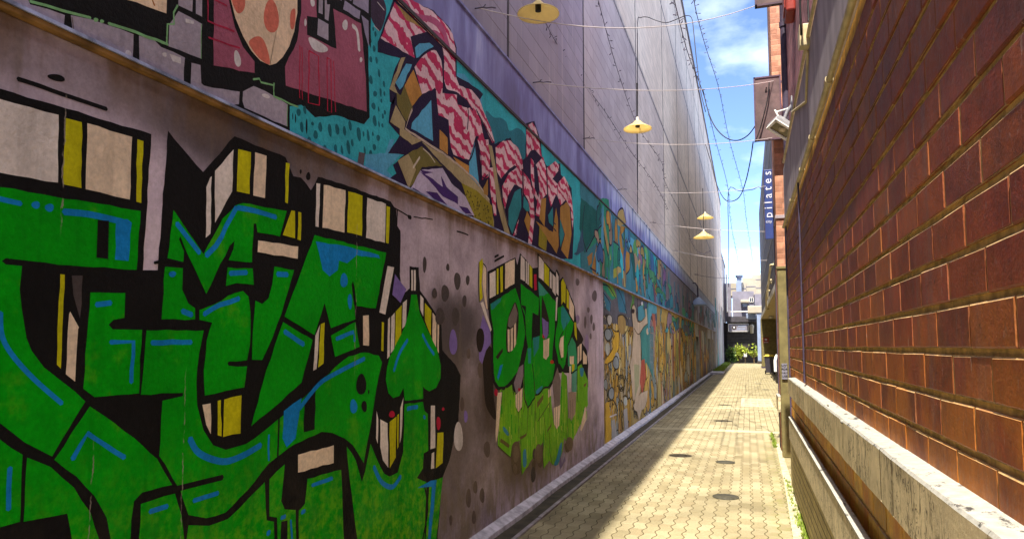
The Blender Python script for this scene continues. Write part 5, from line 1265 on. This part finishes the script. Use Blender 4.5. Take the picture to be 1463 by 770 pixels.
for l in ([120,590,220,420,245,500,275,690],[112,290,100,480,130,590],[222,340,218,400,250,540,275,640],[300,520,342,565,338,700],[345,430,352,480,405,600,405,700,372,742],[195,520,225,512,205,660],[325,410,330,332,362,310,382,400],[285,250,295,500,300,700],[430,560,425,650,440,720],[540,590,545,740],[150,690,215,735,262,765],[480,560,488,640,485,740],[385,470,400,560,430,600]): m.L(IN,'V',l,2.2)
def drips(y0, y1, za, zb, n, pal, seed, outline=IN, ws=1.0, hs=1.0):
    r2 = random.Random(seed)
    for i in range(n):
        y = y0 + (y1-y0)*r2.random()**1.15; z = r2.uniform(za, zb); h = r2.uniform(.10,.42)*(zb-za)*hs; w = r2.uniform(.10,.34)*(1+ (y-11)*.05)*ws
        c = r2.choice(pal); k = r2.uniform(.7,1.2); c = tuple(q*k for q in c)
        ph = r2.uniform(0,6); pts = []; nn = 12
        for j in range(nn):
            a = 2*pi*j/nn; rr = 1 + .32*sin(2*a+ph) + .22*sin(3*a+2*ph)
            pts.append((y + w*rr*cos(a) + .25*w*sin(a*1+ph), min(zb-.01, max(za, z + h*rr*sin(a)))))
        pts = [(v.x, v.y) for v in catmull([(a, b, 0) for a, b in pts], 3, True)]
        if r2.random() < .7:
            cy = sum(p[0] for p in pts)/len(pts); cz = sum(p[1] for p in pts)/len(pts); e = .018 + .0012*y
            out = []
            for p in pts:
                d = sqrt((p[0]-cy)**2 + (p[1]-cz)**2) or 1; out.append((cy + (p[0]-cy)*(1+e/d), min(zb-.005, max(za-.004, cz + (p[1]-cz)*(1+e/d)))))
            m.raw(out, outline)
        m.raw(pts, c)
drips(10.4, 20, z0+.03, z1-.02, 80, [TL,GT,TB,OC,(.30,.22,.16),(.05,.12,.30),(.20,.10,.22),GD,(.10,.30,.12),(.40,.30,.12)], 31, IN, .55, .7)
m.raw([(20,z0),(20,z1),(33,z1),(33,z0)], (.17,.14,.16))
for i in range(90):
    y = r_.uniform(18.5, 33); w = r_.uniform(.05,.22); zt = z1 - r_.random()*.25; zb = zt - r_.uniform(.3,1.0)
    m.raw([(y,max(z0,zb)),(y+w,max(z0,zb+r_.uniform(-.1,.1))),(y+w*.9,zt),(y+.1*w,zt)], r_.choice([(.11,.085,.10),(.20,.16,.17),(.26,.23,.24),(.06,.10,.15),(.05,.17,.22),(.13,.10,.16)]))
drips(16, 31, z0+.02, z0+.75, 44, [(.05,.20,.26),(.05,.25,.32),(.10,.16,.26),(.03,.10,.16),(.06,.22,.12),(.20,.10,.16)], 32)
drips(30, 51, z0+.02, z1-.05, 50, [(.24,.21,.21),(.17,.14,.15),(.30,.27,.26),(.22,.12,.13),(.10,.13,.15),(.07,.16,.17)], 33, (.09,.075,.08))
m.build('teal_lettering')

# ---------------------------------------------------------------- lower far wall: ochre figures
m = Mural(XL - .02)
z0, z1 = .06, 2.625
m.raw([(10.95,z0),(10.95,z1),(13.5,z1),(22,z1),(31.85,z1),(31.85,z0)], (.42,.28,.09))
m.raw([(10.95,1.95),(10.95,z1),(18,z1),(18,1.8),(15,1.95),(13,2.0)], (.12,.11,.13))
m.P(GT,'W',[18,30,40,45,75,110,60,120,30,80,20,70]); m.P((.16,.30,.05),'W',[22,28,60,50,80,110,60,100,40,60]); m.P((.05,.17,.25),'W',[25,80,55,130,50,170,25,150]); m.P((.05,.17,.25),'W',[75,50,110,75,125,180,90,170]); m.P((.13,.30,.06),'W',[125,60,160,80,155,140,140,160,150,110])
for l in ([18,50,45,60,75,110],[20,85,50,130,52,170],[75,55,100,100,125,180],[125,65,155,90,145,160]): m.L(IN,'W',l,1.8)
PALO = [(.50,.28,.05),(.58,.37,.09),(.44,.34,.20),(.36,.34,.32),(.52,.41,.26),(.38,.19,.05),(.56,.42,.16),(.28,.31,.30),(.46,.26,.04)]
drips(11.1, 13.9, z0+.02, 2.0, 120, PALO, 41, (.05,.035,.02), .5, .5)
drips(15.6, 31.5, z0+.02, 2.25, 230, PALO + [(.34,.12,.08),(.42,.36,.10),(.16,.16,.10),(.30,.20,.17),(.08,.17,.18),(.20,.11,.04)], 42, (.05,.035,.02), .75, .75)
drips(14.6, 31, 2.0, z1-.01, 50, [(.05,.20,.26),(.07,.26,.30),(.10,.15,.24),(.08,.24,.12),(.25,.16,.20),(.16,.13,.15)], 43)
m.P((.06,.20,.19),'W',[178,180,215,150,228,300,240,470,222,420,200,380,182,320])
PN=(.52,.39,.28)
m.P(PN,'k',[285,240,300,225,316,260,320,330,338,380,370,375,405,330,400,262,416,265,426,400,390,430,352,490,362,560,366,765],'l',[364,100,358,250,330,330,290,330,280,200,262,0],'k',[265,765,280,680,296,480,282,300])
m.P(PN,'l',[305,335,350,312,372,250,412,262,420,335,400,400,372,420,346,520,330,440,310,400]); m.P((.36,.34,.20),'l',[300,0,350,10,345,200,310,300])
for l in ([285,240,300,225,316,260,320,330,338,380,370,375,405,330,400,262],[426,400,390,430,352,490,330,490,300,440],[296,480,280,680,265,765],[352,490,362,560,366,765],[320,330,330,300,345,360]): m.L((.08,.05,.03),'k',l,1.3)
for l in ([372,250,412,262,420,335,400,400],[305,335,310,400,330,440],[262,0,280,200,290,330]): m.L((.08,.05,.03),'l',l,1.2)
m.E((.05,.03,.03),'k',292,285,14,22); m.E(PN,'k',425,470,12,30); m.E(WM,'k',375,215,8,20)
m.P((.62,.36,.04),'k',[90,430,130,470,165,480,162,620,122,720,60,768,30,760,60,700,110,620,105,560,128,505]); m.P((.34,.22,.08),'k',[160,335,195,325,225,370,225,440,195,500,170,470,155,400],sm=True)
for l in ([90,430,130,470,165,480,162,620,122,720,60,768],[128,505,105,560,110,620,60,700],[155,330,200,320,245,370,250,440,200,520],[40,330,80,320,100,380,60,430],[20,300,30,420,24,600]): m.L((.06,.04,.02),'k',l,1.6)
m.E((.05,.04,.03),'k',72,500,40,62); m.E((.30,.34,.35),'k',72,500,33,54); m.E((.05,.04,.03),'k',78,365,26,52); m.E((.44,.40,.36),'k',78,365,21,46); m.E((.40,.40,.36),'k',60,630,20,60); m.E((.36,.36,.34),'k',145,720,24,56)
for l in ([200,300,225,290,255,340,262,450,250,590],[60,345,110,330,145,400,152,500,145,650],[40,400,40,550,30,700],[190,340,190,480,200,600]): m.L((.06,.04,.02),'l',l,2)
for q in range(3): m.L((.06,.04,.02),'l',[150+12*q,170,165,110+14*q,200,105+14*q,222-8*q,170,205,235-14*q,170,240-14*q,150+12*q,170],1.3)
m.E((.33,.35,.34),'l',100,275,18,44); m.E((.42,.44,.42),'l',225,340,16,40); m.P((.40,.37,.34),'l',[100,520,125,500,145,640,150,690,105,720]); m.P((.36,.32,.30),'l',[205,420,240,400,250,580,215,620]); m.P((.60,.36,.04),'l',[40,360,70,345,95,480,85,720,40,740])
m.P((.06,.22,.20),'k',[370,480,405,450,420,520,430,700,405,768,372,765]); m.P((.08,.26,.32),'k',[335,250,380,230,400,330,370,370,340,370])
for q in range(7): m.P((.16,.22,.24),'k',[445,505+38*q,478,510+38*q,478,542+38*q,445,537+38*q])
m.P((.10,.30,.38),'k',[430,190,510,240,510,300,455,330,440,480,430,480])
m.P((.40,.14,.12),'k',[470,310,490,320,500,400,488,490,475,400])
m.P((.42,.09,.06),'W',[186,385,200,375,206,455,190,532,179,480]); m.P(PN,'W',[150,582,180,532,215,515,210,560,182,612,156,602])
for x, y, a, b in ((40,270,16,26),(75,395,14,28),(55,530,12,28),(30,490,9,24)): m.E((.05,.04,.03),'W',x,y,a*1.1,b*1.1); m.E((.24,.26,.27),'W',x,y,a*.9,b*.9)
for i in range(6): m.P((.12,.19,.21),'W',[226,232+32*i,240,236+32*i,240,264+32*i,226,260+32*i])
m.P((.36,.24,.10),'W',[256,150,272,155,270,260,256,255]); m.P((.38,.12,.09),'W',[232,178,245,180,250,250,240,240])
m.L(WM,'W',[48,632,78,622],1.6); m.L(WM,'W',[60,600,66,650],1.4)
r3 = random.Random(77)
for i in range(260):
    y = 11.1 + 20*r3.random()**1.5; z = r3.uniform(.2,2.2); pts = [(y,z)]
    for k in range(5): pts.append((pts[-1][0] + r3.gauss(0,.05)*(1+.05*y), pts[-1][1] + r3.gauss(-.04,.11)))
    cl = catmull([(a, min(2.6,max(.08,b)), 0) for a, b in pts], 4); w = .006 + .0005*y
    L_ = []; R2 = []
    for j, p in enumerate(cl):
        t = (cl[min(j+1,len(cl)-1)] - cl[max(j-1,0)]); t = t.normalized() if t.length > 1e-6 else Vector((1,0,0)); n_ = Vector((-t.y,t.x,0))*w; L_.append(p+n_); R2.append(p-n_)
    for j in range(0, len(cl)-1):
        m.mb.add([(XL-.02+.0065,q.x,q.y) for q in (L_[j],L_[j+1],R2[j+1],R2[j])], [(0,1,2,3)], 0, r3.choice([(.04,.03,.02),(.04,.03,.02),(.06,.09,.09),(.45,.38,.26)]))
for a0, b0 in ((34.0,42.0),(45.2,47.2),(49.0,52.0)):
    m.raw([(a0+.02,z0),(a0+.02,z1),(b0-.02,z1),(b0-.02,z0)], (.22,.17,.14))
drips(34.3, 41.8, z0+.02, 2.4, 36, PALO + [(.32,.12,.13),(.16,.10,.12),(.25,.21,.20)], 44, (.06,.045,.04))
m.build('figure_mural')
m = Mural(XL - .015)
drips(52.6, 69, .1, 5.2, 70, [(.30,.29,.31),(.38,.37,.38),(.10,.26,.24),(.36,.26,.22),(.24,.28,.34),(.42,.40,.38),(.20,.19,.20)], 45, (.22,.20,.21))
m.build('faded_graffiti')

# ================================================================== CAMERA, SUN, SKY
cam = bpy.data.cameras.new('Camera'); co = bpy.data.objects.new('Camera', cam); COL.objects.link(co)
co.location = EYEV
cam.sensor_width = 36.0; cam.lens = F/1463.0*36.0; cam.clip_start = .05; cam.clip_end = 1000
cam.shift_y = (CY - 385.0)/1463.0
# camera axes in world space
right = Vector((_rt.x, _a.x, _up.x)); upv = Vector((_rt.y, _a.y, _up.y)); fwd = Vector((_rt.z, _a.z, _up.z))
from mathutils import Matrix
Rm = Matrix((right, upv, -fwd)).transposed()
co.rotation_euler = Rm.to_euler()
S.camera = co

to_sun = Vector((-.058, -.50, 1.0)).normalized()
sd = bpy.data.lights.new('Sun', 'SUN'); sd.energy = SUN_E; sd.angle = radians(.5); sd.color = (1.0, .93, .80)
so = bpy.data.objects.new('Sun', sd); COL.objects.link(so); so.rotation_euler = to_sun.to_track_quat('Z', 'Y').to_euler(); so.location = (0,-10,40)
W_ = bpy.data.worlds.new('World'); S.world = W_; W_.use_nodes = True
nt = W_.node_tree; nt.nodes.clear()
ow = nt.nodes.new('ShaderNodeOutputWorld'); bg = nt.nodes.new('ShaderNodeBackground'); bg.inputs[1].default_value = SKY_E
sk = nt.nodes.new('ShaderNodeTexSky'); sk.sky_type = 'NISHITA'; sk.sun_disc = False
sk.sun_elevation = math.asin(to_sun.z); sk.sun_rotation = atan2(to_sun.x, to_sun.y)
sk.air_density = .37; sk.dust_density = .0; sk.ozone_density = 2.2; sk.altitude = 600
tc = nt.nodes.new('ShaderNodeTexCoord'); mp = nt.nodes.new('ShaderNodeMapping'); mp.inputs['Scale'].default_value = (1.0,1.0,2.2); mp.inputs['Location'].default_value = CLOUD_LOC
nz_ = nt.nodes.new('ShaderNodeTexNoise'); nz_.inputs['Scale'].default_value = 4.2; nz_.inputs['Detail'].default_value = 8; nz_.inputs['Roughness'].default_value = .56
rp = nt.nodes.new('ShaderNodeValToRGB'); rp.color_ramp.elements[0].position = .47; rp.color_ramp.elements[0].color = (0,0,0,1); rp.color_ramp.elements[1].position = .80; rp.color_ramp.elements[1].color = (.30,.30,.30,1)
mx = nt.nodes.new('ShaderNodeMix'); mx.data_type = 'RGBA'
nt.links.new(tc.outputs['Generated'], mp.inputs[0]); nt.links.new(mp.outputs[0], nz_.inputs['Vector']); nt.links.new(nz_.outputs['Fac'], rp.inputs[0])
nt.links.new(rp.outputs[0], mx.inputs[0]); nt.links.new(sk.outputs[0], mx.inputs[6]); mx.inputs[7].default_value = CLOUD_C
sx = nt.nodes.new('ShaderNodeSeparateXYZ'); nt.links.new(tc.outputs['Generated'], sx.inputs[0])
mr = nt.nodes.new('ShaderNodeMapRange'); mr.interpolation_type = 'SMOOTHSTEP'; nt.links.new(sx.outputs[2], mr.inputs[0])
for k_, q_ in (('From Min',.50),('From Max',.70),('To Min',0.0),('To Max',1.0)): mr.inputs[k_].default_value = q_
# bright cloud bank added overhead, out of view, to fill the shaded walls
n2 = nt.nodes.new('ShaderNodeTexNoise'); n2.inputs['Scale'].default_value = 2.5; n2.inputs['Detail'].default_value = 6; nt.links.new(mp.outputs[0], n2.inputs['Vector'])
r2_ = nt.nodes.new('ShaderNodeMapRange'); nt.links.new(n2.outputs['Fac'], r2_.inputs[0])
for k_, q_ in (('From Min',.30),('From Max',.55),('To Min',0.0),('To Max',.85)): r2_.inputs[k_].default_value = q_
mm = nt.nodes.new('ShaderNodeMath'); mm.operation = 'MULTIPLY'; nt.links.new(mr.outputs[0], mm.inputs[0]); nt.links.new(r2_.outputs[0], mm.inputs[1])
m2 = nt.nodes.new('ShaderNodeMix'); m2.data_type = 'RGBA'; nt.links.new(mm.outputs[0], m2.inputs[0]); nt.links.new(mx.outputs[2], m2.inputs[6]); m2.inputs[7].default_value = (5.9, 5.6, 5.3, 1)
nt.links.new(m2.outputs[2], bg.inputs[0]); nt.links.new(bg.outputs[0], ow.inputs[0])
S.view_settings.view_transform = 'Standard'; S.view_settings.look = 'None'; S.view_settings.gamma = 1.0; S.view_settings.use_curve_mapping = False
S.view_settings.exposure = EXPO
S.cycles.max_bounces = 8; S.cycles.diffuse_bounces = 6
S.cycles.use_denoising = True
